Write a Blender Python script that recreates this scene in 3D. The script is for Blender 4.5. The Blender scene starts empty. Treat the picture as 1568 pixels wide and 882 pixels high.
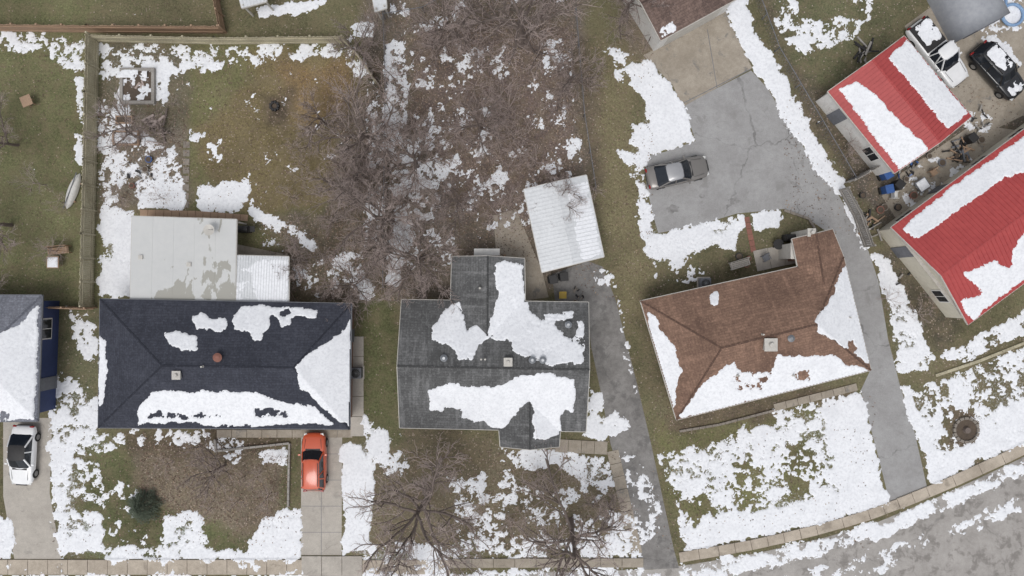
import bpy, bmesh, math, random
import numpy as np
from mathutils import Vector, Matrix
random.seed(7)
H=55.0; PPM=20.0; CX=784.0; CY=441.0
def W(px,py,z=0.0):
    k=(H-z)/H/PPM
    return Vector(((px-CX)*k,(CY-py)*k,z))
def toP(X,Y,Z):
    k=H/(H-Z)*PPM
    return X*k+CX, CY-Y*k
scene=bpy.context.scene
col=scene.collection
def lin(c):
    return tuple(((v/255.0)/12.92 if v/255.0<=0.04045 else (((v/255.0)+0.055)/1.055)**2.4) for v in c)
# ------------------------------------------------------------ noise
_rt=np.random.RandomState(11).rand(16,256,256)
def vn(X,Y,s,seed):
    x=X/s+seed*17.3; y=Y/s+seed*9.1
    xi=np.floor(x).astype(int); yi=np.floor(y).astype(int)
    fx=x-xi; fy=y-yi
    fx=fx*fx*(3-2*fx); fy=fy*fy*(3-2*fy)
    t=_rt[seed%16]
    a=t[xi%256,yi%256]; b=t[(xi+1)%256,yi%256]; c=t[xi%256,(yi+1)%256]; d=t[(xi+1)%256,(yi+1)%256]
    return (a*(1-fx)+b*fx)*(1-fy)+(c*(1-fx)+d*fx)*fy
def fbm(X,Y,s,seed,oc=4,g=0.6):
    r=0;a=1;t=0
    for i in range(oc):
        r=r+a*vn(X,Y,s/(2.0**i),seed+i); t+=a; a*=g
    return r/t
def unoise(PX,PY,s,seed,oc=4,g=0.62):
    n=fbm(PX,PY,s,seed,oc,g)
    smp=n.ravel()[::max(1,n.size//20000)]
    q=np.quantile(smp,np.linspace(0,1,41))
    return np.interp(n,q,np.linspace(0,1,41))
# ------------------------------------------------------------ canvases (plan maps, 2px cells)
CS=2.0; CX0=-200.0; CY0=-160.0; CW=1000; CH=620
gx=CX0+np.arange(CW)*CS; gy=CY0+np.arange(CH)*CS
def inpoly(X,Y,poly):
    r=np.zeros(X.shape,bool); n=len(poly); j=n-1
    for i in range(n):
        xi,yi=poly[i][:2]; xj,yj=poly[j][:2]
        if yi!=yj:
            c=((yi>Y)!=(yj>Y))&(X<(xj-xi)*(Y-yi)/(yj-yi)+xi)
            r^=c
        j=i
    return r
def paint(cv,poly,val):
    p=np.array(poly,float)
    i0=max(0,int((p[:,0].min()-CX0)/CS)); i1=min(CW,int((p[:,0].max()-CX0)/CS)+2)
    j0=max(0,int((p[:,1].min()-CY0)/CS)); j1=min(CH,int((p[:,1].max()-CY0)/CS)+2)
    if i1<=i0 or j1<=j0: return
    X,Y=np.meshgrid(gx[i0:i1],gy[j0:j1])
    m=inpoly(X,Y,poly)
    cv[j0:j1,i0:i1][m]=val
def blur(a,r,it=2):
    for _ in range(it):
        for ax in (0,1):
            p=np.pad(a,[(r+1,r) if k==ax else (0,0) for k in range(a.ndim)],mode='edge')
            c=np.cumsum(p,axis=ax)
            n=a.shape[ax]
            hi=np.take(c,np.arange(2*r+1,2*r+1+n),axis=ax); lo=np.take(c,np.arange(0,n),axis=ax)
            a=(hi-lo)/(2*r+1)
    return a
def sample(cv,PX,PY):
    x=np.clip((PX-CX0)/CS,0,CW-1.001); y=np.clip((PY-CY0)/CS,0,CH-1.001)
    xi=x.astype(int); yi=y.astype(int); fx=x-xi; fy=y-yi
    if cv.ndim==3: fx=fx[...,None]; fy=fy[...,None]
    return (cv[yi,xi]*(1-fx)+cv[yi,xi+1]*fx)*(1-fy)+(cv[yi+1,xi]*(1-fx)+cv[yi+1,xi+1]*fx)*fy
# ------------------------------------------------------------ mesh helpers
def npmesh(name,V,F,mat=None,smooth=False,parent=None):
    V=np.asarray(V,np.float32); F=np.asarray(F,np.int32)
    me=bpy.data.meshes.new(name)
    k=F.shape[1]
    me.vertices.add(len(V)); me.vertices.foreach_set("co",V.ravel())
    me.loops.add(F.size); me.loops.foreach_set("vertex_index",F.ravel())
    me.polygons.add(len(F)); me.polygons.foreach_set("loop_start",np.arange(len(F),dtype=np.int32)*k)
    me.update(calc_edges=True)
    if smooth: me.polygons.foreach_set("use_smooth",np.ones(len(F),bool))
    ob=bpy.data.objects.new(name,me); col.objects.link(ob)
    if mat: me.materials.append(mat)
    if parent: ob.parent=parent
    return ob
def pm(name,verts,faces,mat=None,parent=None,smooth=False):
    me=bpy.data.meshes.new(name); me.from_pydata([tuple(v) for v in verts],[],faces); me.update()
    if smooth:
        for p in me.polygons: p.use_smooth=True
    ob=bpy.data.objects.new(name,me); col.objects.link(ob)
    if mat: me.materials.append(mat)
    if parent: ob.parent=parent
    return ob
def empty(name,loc=(0,0,0),rz=0.0):
    e=bpy.data.objects.new(name,None); col.objects.link(e); e.location=loc; e.rotation_euler=(0,0,rz); e.empty_display_size=0.2
    return e
class MB:
    def __init__(s): s.v=[]; s.f=[]
    def box(s,c,d,rz=0.0,taper=1.0):
        cx,cy,cz=c; hx,hy,hz=d[0]/2,d[1]/2,d[2]/2; n=len(s.v); ca,sa=math.cos(rz),math.sin(rz)
        for z,t in ((-hz,1),(hz,taper)):
            for x,y in ((-hx,-hy),(hx,-hy),(hx,hy),(-hx,hy)):
                s.v.append((cx+x*t*ca-y*t*sa,cy+x*t*sa+y*t*ca,cz+z))
        for q in ((3,2,1,0),(4,5,6,7),(0,1,5,4),(1,2,6,5),(2,3,7,6),(3,0,4,7)): s.f.append(tuple(n+i for i in q))
    def cyl(s,c,r,h,n=12,r2=None):
        r2=r if r2 is None else r2; b=len(s.v)
        for k,(z,rr) in enumerate(((0,r),(h,r2))):
            for i in range(n):
                a=2*math.pi*i/n; s.v.append((c[0]+rr*math.cos(a),c[1]+rr*math.sin(a),c[2]+z))
        for i in range(n): s.f.append((b+i,b+(i+1)%n,b+n+(i+1)%n,b+n+i))
        s.f.append(tuple(b+n+i for i in range(n))); s.f.append(tuple(b+n-1-i for i in range(n)))
    def beam(s,a,b,w,h):
        a=Vector(a);b=Vector(b);d=(b-a); L=d.length
        if L<1e-5: return
        d.normalize(); up=Vector((0,0,1)) if abs(d.z)<.95 else Vector((1,0,0))
        sd=d.cross(up).normalized(); up=sd.cross(d); n=len(s.v)
        for p in (a,b):
            for x,y in ((-1,-1),(1,-1),(1,1),(-1,1)): s.v.append(tuple(p+sd*x*w/2+up*y*h/2))
        for q in ((0,1,2,3),(7,6,5,4),(0,4,5,1),(1,5,6,2),(2,6,7,3),(3,7,4,0)): s.f.append(tuple(n+i for i in q))
    def obj(s,name,mat,parent=None,bevel=0,smooth=False):
        o=pm(name,s.v,s.f,mat,parent,smooth)
        if bevel:
            m=o.modifiers.new('b','BEVEL'); m.width=bevel; m.segments=2; m.limit_method='ANGLE'
        return o
# ------------------------------------------------------------ materials
def newmat(name):
    m=bpy.data.materials.new(name); m.use_nodes=True; nt=m.node_tree; b=nt.nodes['Principled BSDF']
    return m,nt,b
def N(nt,t,**k):
    n=nt.nodes.new(t)
    for a,v in k.items(): setattr(n,a,v)
    return n
def math_(nt,op,a,b=None,clamp=False):
    n=nt.nodes.new('ShaderNodeMath'); n.operation=op; n.use_clamp=clamp
    for i,v in enumerate((a,b)):
        if v is None: continue
        if isinstance(v,(int,float)): n.inputs[i].default_value=v
        else: nt.links.new(v,n.inputs[i])
    return n.outputs[0]
def noise(nt,vec,scale,detail=4,rough=.6,dist=0):
    n=nt.nodes.new('ShaderNodeTexNoise'); n.inputs['Scale'].default_value=scale; n.inputs['Detail'].default_value=detail
    n.inputs['Roughness'].default_value=rough; n.inputs['Distortion'].default_value=dist
    nt.links.new(vec,n.inputs['Vector']); return n.outputs['Fac']
def maprange(nt,v,a,b,c,d):
    n=nt.nodes.new('ShaderNodeMapRange'); nt.links.new(v,n.inputs[0])
    for i,x in enumerate((a,b,c,d)): n.inputs[i+1].default_value=x
    return n.outputs[0]
def mix(nt,f,a,b,bt='MIX'):
    n=nt.nodes.new('ShaderNodeMix'); n.data_type='RGBA'; n.blend_type=bt
    for sock,v in ((n.inputs[0],f),(n.inputs[6],a),(n.inputs[7],b)):
        if isinstance(v,(int,float)): sock.default_value=v
        elif isinstance(v,tuple): sock.default_value=(*v[:3],1)
        else: nt.links.new(v,sock)
    return n.outputs[2]
def simple(name,c,c2=None,rough=.8,scale=4,big=.6,metal=0,contrast=1.0):
    m,nt,b=newmat(name); tc=N(nt,'ShaderNodeTexCoord').outputs['Object']
    c2=c2 or tuple(x*.72 for x in c)
    f=noise(nt,tc,scale,4,.65); g=noise(nt,tc,big,2,.6)
    s=math_(nt,'ADD',math_(nt,'MULTIPLY',f,.6),math_(nt,'MULTIPLY',g,.4))
    s=maprange(nt,s,.5-.2/contrast,.5+.2/contrast,0,1)
    nt.links.new(mix(nt,s,lin(c),lin(c2)),b.inputs['Base Color'])
    b.inputs['Roughness'].default_value=rough; b.inputs['Metallic'].default_value=metal
    return m
def ground_mat():
    m,nt,b=newmat('ground_mat'); tc=N(nt,'ShaderNodeTexCoord').outputs['Object']
    a=N(nt,'ShaderNodeAttribute',attribute_name='gcol'); lf=N(nt,'ShaderNodeAttribute',attribute_name='leaf'); fa=N(nt,'ShaderNodeAttribute',attribute_name='frost')
    f=noise(nt,tc,6,5,.85); g=noise(nt,tc,1.1,4,.7); h=noise(nt,tc,16,2,.7)
    v=maprange(nt,f,.32,.68,.42,1.62)
    cc=nt.nodes.new('ShaderNodeVectorMath'); cc.operation='SCALE'; nt.links.new(a.outputs['Color'],cc.inputs[0]); nt.links.new(v,cc.inputs['Scale'])
    c1=mix(nt,maprange(nt,g,.42,.68,0,.6),cc.outputs[0],lin((128,116,94)))
    c2=mix(nt,maprange(nt,h,.48,.72,0,.6),c1,lin((56,53,44)))
    vo=N(nt,'ShaderNodeTexVoronoi'); vo.inputs['Scale'].default_value=8; nt.links.new(tc,vo.inputs['Vector'])
    sp=N(nt,'ShaderNodeSeparateColor'); nt.links.new(vo.outputs['Color'],sp.inputs[0])
    lm=math_(nt,'MULTIPLY',math_(nt,'LESS_THAN',sp.outputs[0],lf.outputs['Fac']),math_(nt,'LESS_THAN',vo.outputs['Distance'],.42))
    cr=N(nt,'ShaderNodeValToRGB'); e=cr.color_ramp; e.elements[0].color=(*lin((80,66,60)),1); e.elements[1].color=(*lin((182,166,154)),1)
    e.elements.new(.5).color=(*lin((130,112,102)),1)
    nt.links.new(sp.outputs[1],cr.inputs[0])
    c3=mix(nt,math_(nt,'MULTIPLY',lm,.7),c2,cr.outputs[0])
    fr=noise(nt,tc,5.5,6,.85)
    thr=maprange(nt,fa.outputs['Fac'],0,1,.76,.41)
    fm=math_(nt,'MULTIPLY',math_(nt,'SUBTRACT',fr,thr),11,True)
    c4=mix(nt,math_(nt,'MULTIPLY',fm,.85),c3,(.68,.69,.71))
    nt.links.new(c4,b.inputs['Base Color']); b.inputs['Roughness'].default_value=.95
    b.inputs['Specular IOR Level'].default_value=.1
    return m
def pave(name,c,dark,crack=.25,crackw=.012,wet=.0,rough=.85,crs=.5,wetc=(112,110,108)):
    m,nt,b=newmat(name); tc=N(nt,'ShaderNodeTexCoord').outputs['Object']
    f=noise(nt,tc,16,3,.75); g=noise(nt,tc,.55,5,.6); k=noise(nt,tc,3,4,.65)
    s=math_(nt,'ADD',math_(nt,'MULTIPLY',g,.6),math_(nt,'MULTIPLY',k,.4))
    base=mix(nt,maprange(nt,s,.38,.62,0,1),lin(c),lin(dark))
    base=mix(nt,maprange(nt,f,.38,.72,0,.4),base,lin(tuple(x*.65 for x in dark)))
    nz=N(nt,'ShaderNodeTexNoise'); nz.inputs['Scale'].default_value=1.2; nz.inputs['Detail'].default_value=4; nt.links.new(tc,nz.inputs['Vector'])
    va=nt.nodes.new('ShaderNodeVectorMath'); va.operation='MULTIPLY_ADD'; nt.links.new(nz.outputs['Color'],va.inputs[0]); va.inputs[1].default_value=(1.2,1.2,0); nt.links.new(tc,va.inputs[2])
    vo=N(nt,'ShaderNodeTexVoronoi'); vo.feature='DISTANCE_TO_EDGE'; vo.inputs['Scale'].default_value=crack; nt.links.new(va.outputs[0],vo.inputs['Vector'])
    cm=math_(nt,'LESS_THAN',vo.outputs['Distance'],crackw)
    cm=math_(nt,'MULTIPLY',cm,maprange(nt,g,.45,.6,.25,1))
    base=mix(nt,math_(nt,'MULTIPLY',cm,crs),base,lin((82,80,78)))
    if wet:
        wn=noise(nt,tc,.8,6,.7,.3); wm=maprange(nt,wn,.60-.1*wet,.68-.1*wet,0,.7)
        base=mix(nt,wm,base,lin(wetc))
    nt.links.new(base,b.inputs['Base Color']); b.inputs['Roughness'].default_value=rough
    return m
def shingle(name,c,c2,c3,big=.35,streak=.3):
    m,nt,b=newmat(name); uv=N(nt,'ShaderNodeTexCoord'); u=uv.outputs['UV']; tc=uv.outputs['Object']
    br=N(nt,'ShaderNodeTexBrick'); nt.links.new(u,br.inputs['Vector'])
    br.inputs['Scale'].default_value=1; br.inputs['Brick Width'].default_value=.5; br.inputs['Row Height'].default_value=.2
    br.inputs['Mortar Size'].default_value=.010; br.inputs['Mortar Smooth'].default_value=.3
    br.inputs['Color1'].default_value=(*lin(c),1); br.inputs['Color2'].default_value=(*lin(c2),1); br.inputs['Mortar'].default_value=(*lin(c3),1)
    g=noise(nt,tc,big,4,.65); f=noise(nt,tc,7,3,.8)
    sm=nt.nodes.new('ShaderNodeMapping'); sm.inputs['Scale'].default_value=(2.5,.35,1); nt.links.new(u,sm.inputs['Vector'])
    st=noise(nt,sm.outputs[0],1,4,.6)
    x=mix(nt,maprange(nt,g,.4,.65,0,.6),br.outputs['Color'],lin(c3))
    x=mix(nt,maprange(nt,st,.5,.75,0,streak),x,lin(tuple(min(255,v*1.5) for v in c)))
    x=mix(nt,maprange(nt,f,.46,.7,0,.4),x,lin(tuple(v*.6 for v in c)))
    x=mix(nt,maprange(nt,f,.46,.3,0,.4),x,lin(tuple(min(255,v*1.35) for v in c)))
    nt.links.new(x,b.inputs['Base Color']); b.inputs['Roughness'].default_value=.92
    b.inputs['Specular IOR Level'].default_value=.2
    return m
def snow_mat():
    m,nt,b=newmat('snow_mat'); tc=N(nt,'ShaderNodeTexCoord').outputs['Object']
    f=noise(nt,tc,5,4,.78); g=noise(nt,tc,.8,3,.6)
    x=mix(nt,maprange(nt,f,.45,.70,0,.65),(.84,.85,.875),(.56,.57,.60))
    x=mix(nt,maprange(nt,g,.46,.70,0,.45),x,(.66,.67,.70))
    nt.links.new(x,b.inputs['Base Color']); b.inputs['Roughness'].default_value=.7; return m
def paint_mat(name,c,rough=.25,metal=.0,coat=.6):
    m,nt,b=newmat(name); tc=N(nt,'ShaderNodeTexCoord').outputs['Object']
    f=noise(nt,tc,2.5,3,.6)
    nt.links.new(mix(nt,maprange(nt,f,.4,.75,0,.3),lin(c),lin(tuple(v*.8+18 for v in c))),b.inputs['Base Color'])
    b.inputs['Roughness'].default_value=rough; b.inputs['Metallic'].default_value=metal; b.inputs['Coat Weight'].default_value=coat; b.inputs['Coat Roughness'].default_value=.08
    return m
M={}
M['ground']=ground_mat(); M['snow']=snow_mat()
M['asphalt']=pave('asphalt_mat',(168,167,166),(150,148,147),.14,.006,.2,crs=.5,wetc=(134,132,130))
M['asphalt2']=pave('asphalt_dark_mat',(148,145,142),(116,113,110),.3,.012,.6,crs=.45,wetc=(98,96,94))
M['road']=pave('road_mat',(176,171,166),(152,147,142),.10,.004,.8,rough=.5,crs=.35,wetc=(112,107,102))
M['concrete']=pave('concrete_mat',(192,185,175),(172,165,156),.15,.004,.15,crs=.25,wetc=(150,145,138))
M['tan']=pave('tan_concrete_mat',(176,166,152),(150,140,126),.3,.006,.3,crs=.3)
M['walk']=pave('sidewalk_mat',(196,184,168),(168,156,141),.5,.004,.3,crs=.2,wetc=(138,128,116))
M['navy']=shingle('navy_shingle_mat',(72,74,83),(62,64,73),(48,50,58),streak=.12)
M['grays']=shingle('gray_shingle_mat',(110,110,110),(94,94,94),(68,68,68),streak=.4)
M['grayA']=shingle('bluegray_shingle_mat',(128,130,138),(114,116,124),(98,100,108))
M['brown']=shingle('brown_shingle_mat',(140,113,97),(122,98,85),(92,73,64),streak=.2)
M['brown2']=shingle('dark_brown_shingle_mat',(122,104,96),(104,88,82),(78,66,62))
M['red']=simple('red_metal_mat',(180,78,76),(158,62,62),rough=.5,scale=3,big=.4)
M['whitem']=simple('white_metal_mat',(220,222,224),(190,192,194),rough=.45,scale=6,big=.5)
M['patio']=simple('patio_roof_mat',(202,202,200),(190,191,190),rough=.6,scale=2,big=.3,contrast=.8)
M['trim']=simple('trim_mat',(206,202,194),(172,168,162),rough=.6)
M['gtrim']=simple('gray_trim_mat',(120,122,128),(96,98,104),rough=.6)
M['blue']=simple('blue_siding_mat',(56,70,112),(46,58,96),rough=.7)
M['cream']=simple('cream_siding_mat',(216,210,194),(194,188,172),rough=.8)
M['white']=simple('white_siding_mat',(226,224,220),(198,196,192),rough=.7)
M['brick']=simple('brick_mat',(150,120,104),(120,92,80),scale=9)
M['wood']=simple('brown_wood_mat',(178,150,124),(138,114,96),scale=12)
M['gwood']=simple('weathered_wood_mat',(196,188,162),(146,138,116),scale=12,contrast=1.6)
M['gw2']=simple('gray_wood_mat',(172,168,162),(124,118,112),scale=12)
M['dark']=simple('dark_object_mat',(46,44,44),(30,29,30),rough=.6)
M['glass']=simple('window_glass_mat',(38,44,52),(26,30,36),rough=.08)
M['rubber']=simple('tyre_mat',(34,34,34),(24,24,24),rough=.8)
M['chrome']=simple('steel_mat',(170,172,175),(130,132,135),rough=.35,metal=.8)
M['bark']=simple('bark_mat',(128,115,108),(86,76,70),scale=9)
M['bark2']=simple('twig_mat',(188,172,165),(144,130,124),scale=5)
M['bluep']=simple('blue_plastic_mat',(60,98,158),(44,76,130),rough=.4)
M['yellow']=simple('yellow_plastic_mat',(205,175,70),(180,150,50),rough=.4)
M['greenleaf']=simple('conifer_mat',(96,106,88),(62,70,58),scale=5)
M['stone']=simple('stone_mat',(150,142,132),(108,100,92),scale=5)
M['dirt']=simple('soil_mat',(98,84,70),(70,60,52),scale=7)
M['terra']=simple('rust_mat',(150,100,86),(112,76,66),rough=.7)
M['lamp']=simple('lamp_lens_mat',(225,225,220),(190,190,190),rough=.15)
M['tail']=simple('tail_lens_mat',(150,20,20),(110,14,14),rough=.2)
M['tarp']=simple('gray_tarp_mat',(160,162,166),(136,138,144),rough=.6,scale=3)
# ------------------------------------------------------------ ground colour map
G=np.zeros((CH,CW,3)); G[:]=lin((112,108,76)); LF=np.full((CH,CW),.10)
def gp(poly,c,lf=None):
    paint(G,poly,np.array(lin(c)))
    if lf is not None: paint(LF,poly,lf)
gp([(-200,-160),(150,-160),(148,470),(-200,470)],(112,113,74),.05)
gp([(150,60),(560,60),(560,460),(150,460)],(112,111,70),.10)
gp([(400,70),(540,80),(560,200),(520,300),(400,330),(330,300),(300,200),(380,130)],(126,112,74),.18)
gp([(420,100),(530,95),(540,170),(480,200),(430,150)],(140,115,74),.25)
gp([(395,140),(450,140),(450,185),(400,185)],(92,80,64),.3)
gp([(150,60),(290,70),(285,320),(150,330)],(110,104,84),.3)
gp([(150,180),(290,200),(285,320),(150,330)],(122,112,98),.4)
gp([(545,-160),(900,-160),(895,240),(905,400),(820,470),(545,470),(500,330),(520,230),(560,120)],(120,109,98),.5)
gp([(640,40),(870,30),(880,200),(860,350),(700,330),(640,200)],(120,104,97),.6)
gp([(560,60),(600,60),(600,460),(560,460)],(98,89,78),.4)
gp([(390,340),(560,300),(600,460),(440,460),(440,390)],(112,103,86),.5)
gp([(880,60),(970,80),(975,260),(1000,430),(1010,640),(940,440),(905,280)],(126,118,84),.12)
gp([(880,60),(905,60),(925,280),(905,290),(888,200)],(112,100,82),.3)
gp([(940,-60),(1010,-60),(1040,100),(960,90)],(122,110,92),.4)
gp([(975,480),(990,480),(1040,650),(1010,700),(975,560)],(112,106,78),.2)
gp([(545,460),(615,460),(615,700),(560,660)],(98,101,64),.08)
gp([(560,690),(680,670),(760,680),(940,720),(980,850),(560,850)],(120,111,88),.4)
gp([(620,660),(760,660),(760,720),(620,710)],(112,103,80),.4)
gp([(130,680),(460,670),(460,855),(130,855)],(100,104,66),.1)
gp([(215,690),(300,670),(440,700),(435,780),(380,830),(300,780),(215,760)],(130,117,98),.5)
gp([(200,656),(460,660),(455,690),(210,690)],(98,86,70),.4)
gp([(80,470),(150,470),(150,660),(80,640)],(106,106,76),.15)
gp([(1000,430),(1140,390),(1150,420),(1090,440),(985,460)],(96,92,66),.25)
gp([(1000,650),(1330,600),(1360,770),(1050,840)],(116,115,72),.05)
gp([(1010,640),(1310,590),(1315,610),(1040,670)],(104,92,74),.3)
gp([(1160,-160),(1420,-160),(1400,40),(1270,140),(1240,160),(1180,60)],(106,106,74),.2)
gp([(1145,-40),(1165,-40),(1200,90),(1260,140),(1370,270),(1310,300),(1250,210),(1200,120)],(98,90,74),.4)
gp([(1300,250),(1568,130),(1800,100),(1800,200),(1365,370)],(104,96,86),.5)
gp([(1340,380),(1370,370),(1480,500),(1440,560),(1400,480)],(94,88,72),.4)
gp([(1400,560),(1800,400),(1800,560),(1430,740)],(114,108,78),.25)
gp([(1440,625),(1470,605),(1510,640),(1500,700),(1450,690)],(110,96,80),.4)
G=blur(G,3); LF=blur(LF,4)
_l=G.mean(axis=2,keepdims=True); G=(_l+(G-_l)*.80)*.95
# ------------------------------------------------------------ snow map
BASE=np.zeros((CH,CW))
S=np.zeros((CH,CW))
def sp(v,*pts): paint(S,list(pts),v)
S[:]=.015
sp(.05,(150,60),(560,60),(540,150),(520,250),(380,330),(290,200),(150,160))
sp(.14,(620,80),(880,60),(890,330),(700,380),(640,250))
sp(.25,(690,-160),(880,-160),(880,0),(700,0))
sp(.6,(-200,46),(60,50),(125,54),(130,112),(95,108),(70,80),(-200,72))
sp(.85,(117,120),(130,120),(128,200),(118,165)); sp(1.05,(118,205),(128,205),(127,250),(118,250))
sp(.6,(105,475),(148,490),(150,560),(120,545)); sp(.72,(85,565),(150,600),(155,660),(195,668),(190,688),(140,700),(110,690),(75,690),(78,620))
sp(.9,(75,670),(112,690),(112,760),(125,800),(128,852),(92,852),(78,760)); sp(.95,(128,785),(158,788),(158,852),(128,845)); sp(.6,(112,700),(155,705),(150,760),(112,770)); sp(.15,(130,740),(215,740),(215,790),(160,785))
sp(.6,(150,72),(515,66),(520,82),(430,90),(345,96),(320,108),(250,112),(200,100),(165,135),(150,120))
sp(.6,(170,105),(198,100),(198,165),(175,150)); sp(.7,(232,108),(262,108),(258,158),(235,162))
sp(.5,(150,230),(180,200),(215,200),(270,230),(282,262),(282,322),(215,320),(200,290),(160,320),(150,300))
sp(.4,(148,160),(205,165),(200,215),(148,225))
sp(1.1,(232,280),(282,276),(281,323),(212,320),(212,300)); sp(1.15,(301,288),(330,283),(345,276),(384,286),(380,308),(366,325),(300,323))
sp(1.0,(154,316),(205,322),(204,458),(150,455)); sp(.4,(150,375),(172,375),(165,400),(148,400)); 
sp(.85,(290,197),(318,202),(312,214),(292,211)); sp(.85,(385,322),(430,334),(470,360),(492,380),(484,386),(440,350),(385,334))
sp(.3,(440,400),(560,380),(575,460),(440,460)); sp(.22,(400,340),(440,350),(450,390),(395,380))
sp(.7,(530,90),(558,98),(575,132),(560,128)); sp(.6,(535,35),(572,30),(570,62),(538,62)); sp(1.05,(392,8),(505,2),(472,22),(400,26))
sp(.66,(593,62),(622,58),(628,150),(612,210),(640,240),(650,300),(602,306),(588,200)); sp(.95,(594,70),(605,70),(604,240),(594,240))
sp(.8,(600,312),(628,314),(624,380),(608,436),(592,432),(596,370)); sp(.56,(625,235),(705,240),(708,290),(660,322),(620,300)); sp(.55,(600,58),(655,30),(712,6),(690,36),(650,52))
sp(.45,(592,-60),(625,-60),(620,24),(598,22)); sp(.3,(560,140),(590,140),(590,380),(560,380)); sp(.2,(628,320),(700,322),(700,400),(630,430))
sp(.8,(750,264),(778,262),(776,284),(752,282)); sp(.65,(858,214),(890,200),(892,246),(866,242)); sp(.2,(820,60),(880,60),(880,200),(840,190))
sp(.35,(710,100),(740,95),(745,135),(712,130)); sp(.3,(700,160),(760,165),(750,210),(705,205))
sp(.5,(925,70),(965,80),(980,130),(945,130)); sp(1.15,(965,96),(998,90),(1020,120),(1045,160),(1058,190),(1066,216),(1020,233),(988,242),(966,215),(972,190),(996,186),(985,150),(966,128))
sp(.85,(945,226),(990,238),(988,290),(1008,357),(990,372),(978,330),(976,280)); sp(.95,(985,352),(1008,358),(1066,347),(1130,327),(1142,330),(1140,350),(1120,385),(1080,372),(1060,395),(1030,400),(1004,428),(988,385))
sp(1.1,(1150,328),(1196,320),(1202,350),(1160,356)); sp(.5,(905,410),(945,425),(948,445),(918,440)); sp(.25,(1000,400),(1060,400),(1090,425),(1010,440))
sp(1.15,(1114,0),(1112,-160),(1150,-160),(1140,0),(1160,55),(1192,100),(1230,178),(1262,235),(1292,282),(1318,335),(1334,378),(1322,380),(1285,300),(1250,256),(1215,204),(1175,137),(1150,95),(1122,35))
sp(.6,(1168,-160),(1215,-160),(1222,30),(1320,28),(1312,60),(1230,92),(1190,40)); sp(.5,(1330,-160),(1360,-100),(1330,30),(1300,0))
sp(.9,(1336,388),(1360,400),(1395,470),(1420,530),(1432,552),(1420,570),(1375,570),(1360,480)); sp(.74,(1435,548),(1500,515),(1568,480),(1720,400),(1720,440),(1568,515),(1470,556))
sp(.62,(1395,598),(1470,568),(1568,530),(1720,440),(1720,590),(1568,682),(1480,715),(1436,735),(1410,660)); sp(1.1,(1379,586),(1396,588),(1412,650),(1440,716),(1450,735),(1425,740),(1400,655))
sp(.95,(1500,650),(1568,608),(1720,520),(1720,590),(1568,680),(1480,714),(1440,735),(1430,712)); sp(.15,(1448,640),(1478,625),(1502,645),(1495,680),(1455,690))
sp(.6,(1480,170),(1522,180),(1512,205),(1475,198)); sp(.35,(1400,-60),(1600,-60),(1568,40),(1500,50)); sp(.8,(1518,50),(1568,90),(1560,100),(1505,60)); sp(.3,(1370,280),(1450,230),(1500,240),(1400,330))
sp(.68,(1003,695),(1100,672),(1190,648),(1310,605),(1322,600),(1360,770),(1200,812),(1060,842),(1040,790),(1020,740))
sp(.88,(1020,715),(1060,700),(1110,690),(1120,705),(1080,740),(1030,745)); sp(.42,(1120,705),(1150,700),(1170,780),(1110,790)); sp(.28,(1045,765),(1085,755),(1100,800),(1060,812)); sp(.42,(1190,690),(1230,670),(1265,740),(1200,770)); sp(.92,(1130,660),(1230,640),(1250,660),(1150,695))
sp(1.05,(1255,625),(1290,612),(1320,602),(1360,770),(1290,770),(1275,700)); sp(1.15,(1045,812),(1100,795),(1200,775),(1350,742),(1362,772),(1250,803),(1150,825),(1050,842)); sp(.6,(1180,628),(1270,606),(1300,610),(1200,650))
sp(1.1,(525,682),(545,675),(570,700),(575,760),(562,850),(525,850)); sp(.85,(556,628),(592,660),(600,720),(560,700)); sp(.5,(595,690),(628,700),(630,732),(590,738))
sp(.8,(556,835),(620,828),(690,832),(690,888),(556,888)); sp(.58,(690,828),(760,800),(850,820),(980,790),(980,856),(690,856)); sp(.55,(690,730),(745,728),(742,756),(690,752)); sp(.45,(760,700),(830,760),(840,800),(770,790))
sp(.82,(758,680),(800,690),(860,692),(932,700),(942,745),(900,745),(850,712),(790,718)); sp(.95,(900,640),(948,632),(962,658),(925,675),(893,668)); sp(.75,(930,780),(975,785),(978,852),(925,850)); sp(.3,(700,755),(930,745),(930,820),(700,828))
sp(.5,(945,440),(965,520),(980,600),(972,600),(955,530)); sp(.34,(940,690),(990,690),(1015,800),(975,845)); sp(.5,(880,590),(920,600),(930,640),(895,630))
sp(.8,(252,792),(300,782),(316,830),(280,848),(245,830)); sp(.95,(396,690),(442,680),(440,712),(402,712)); sp(.98,(400,800),(425,780),(462,780),(460,857),(370,852)); sp(.85,(158,836),(460,842),(460,858),(158,857))
sp(.6,(310,670),(372,670),(360,706),(328,692)); sp(.5,(200,657),(330,660),(330,682),(210,684)); sp(.95,(0,790),(18,800),(22,855),(-200,855),(-200,790)); sp(.3,(160,790),(215,800),(240,840),(165,830))
sp(.5,(-200,857),(470,857),(470,895),(-200,895)); 
sp(.78,(1050,862),(1165,846),(1265,822),(1345,800),(1430,765),(1568,700),(1720,612),(1720,650),(1568,728),(1440,785),(1330,828),(1230,852),(1150,876),(1050,892),(690,895),(690,878)); 
sp(.3,(1130,895),(1280,862),(1340,842),(1480,800),(1568,755),(1568,778),(1400,850),(1330,895))
sp(.05,(985,838),(1040,846),(1040,882),(985,882))
sp(.3,(690,852),(985,852),(985,866),(690,870)); sp(.9,(545,428),(568,424),(570,454),(550,456))
sp(.3,(-200,-160),(1100,-160),(1000,-20),(-200,-20))
Sb=blur(S,1,2)
Sf=blur(np.clip(S,0,1),6,2)
fx=np.arange(-46,46.01,.2); out=np.array([-900,-500,-260,-140,-90,-60])
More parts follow.
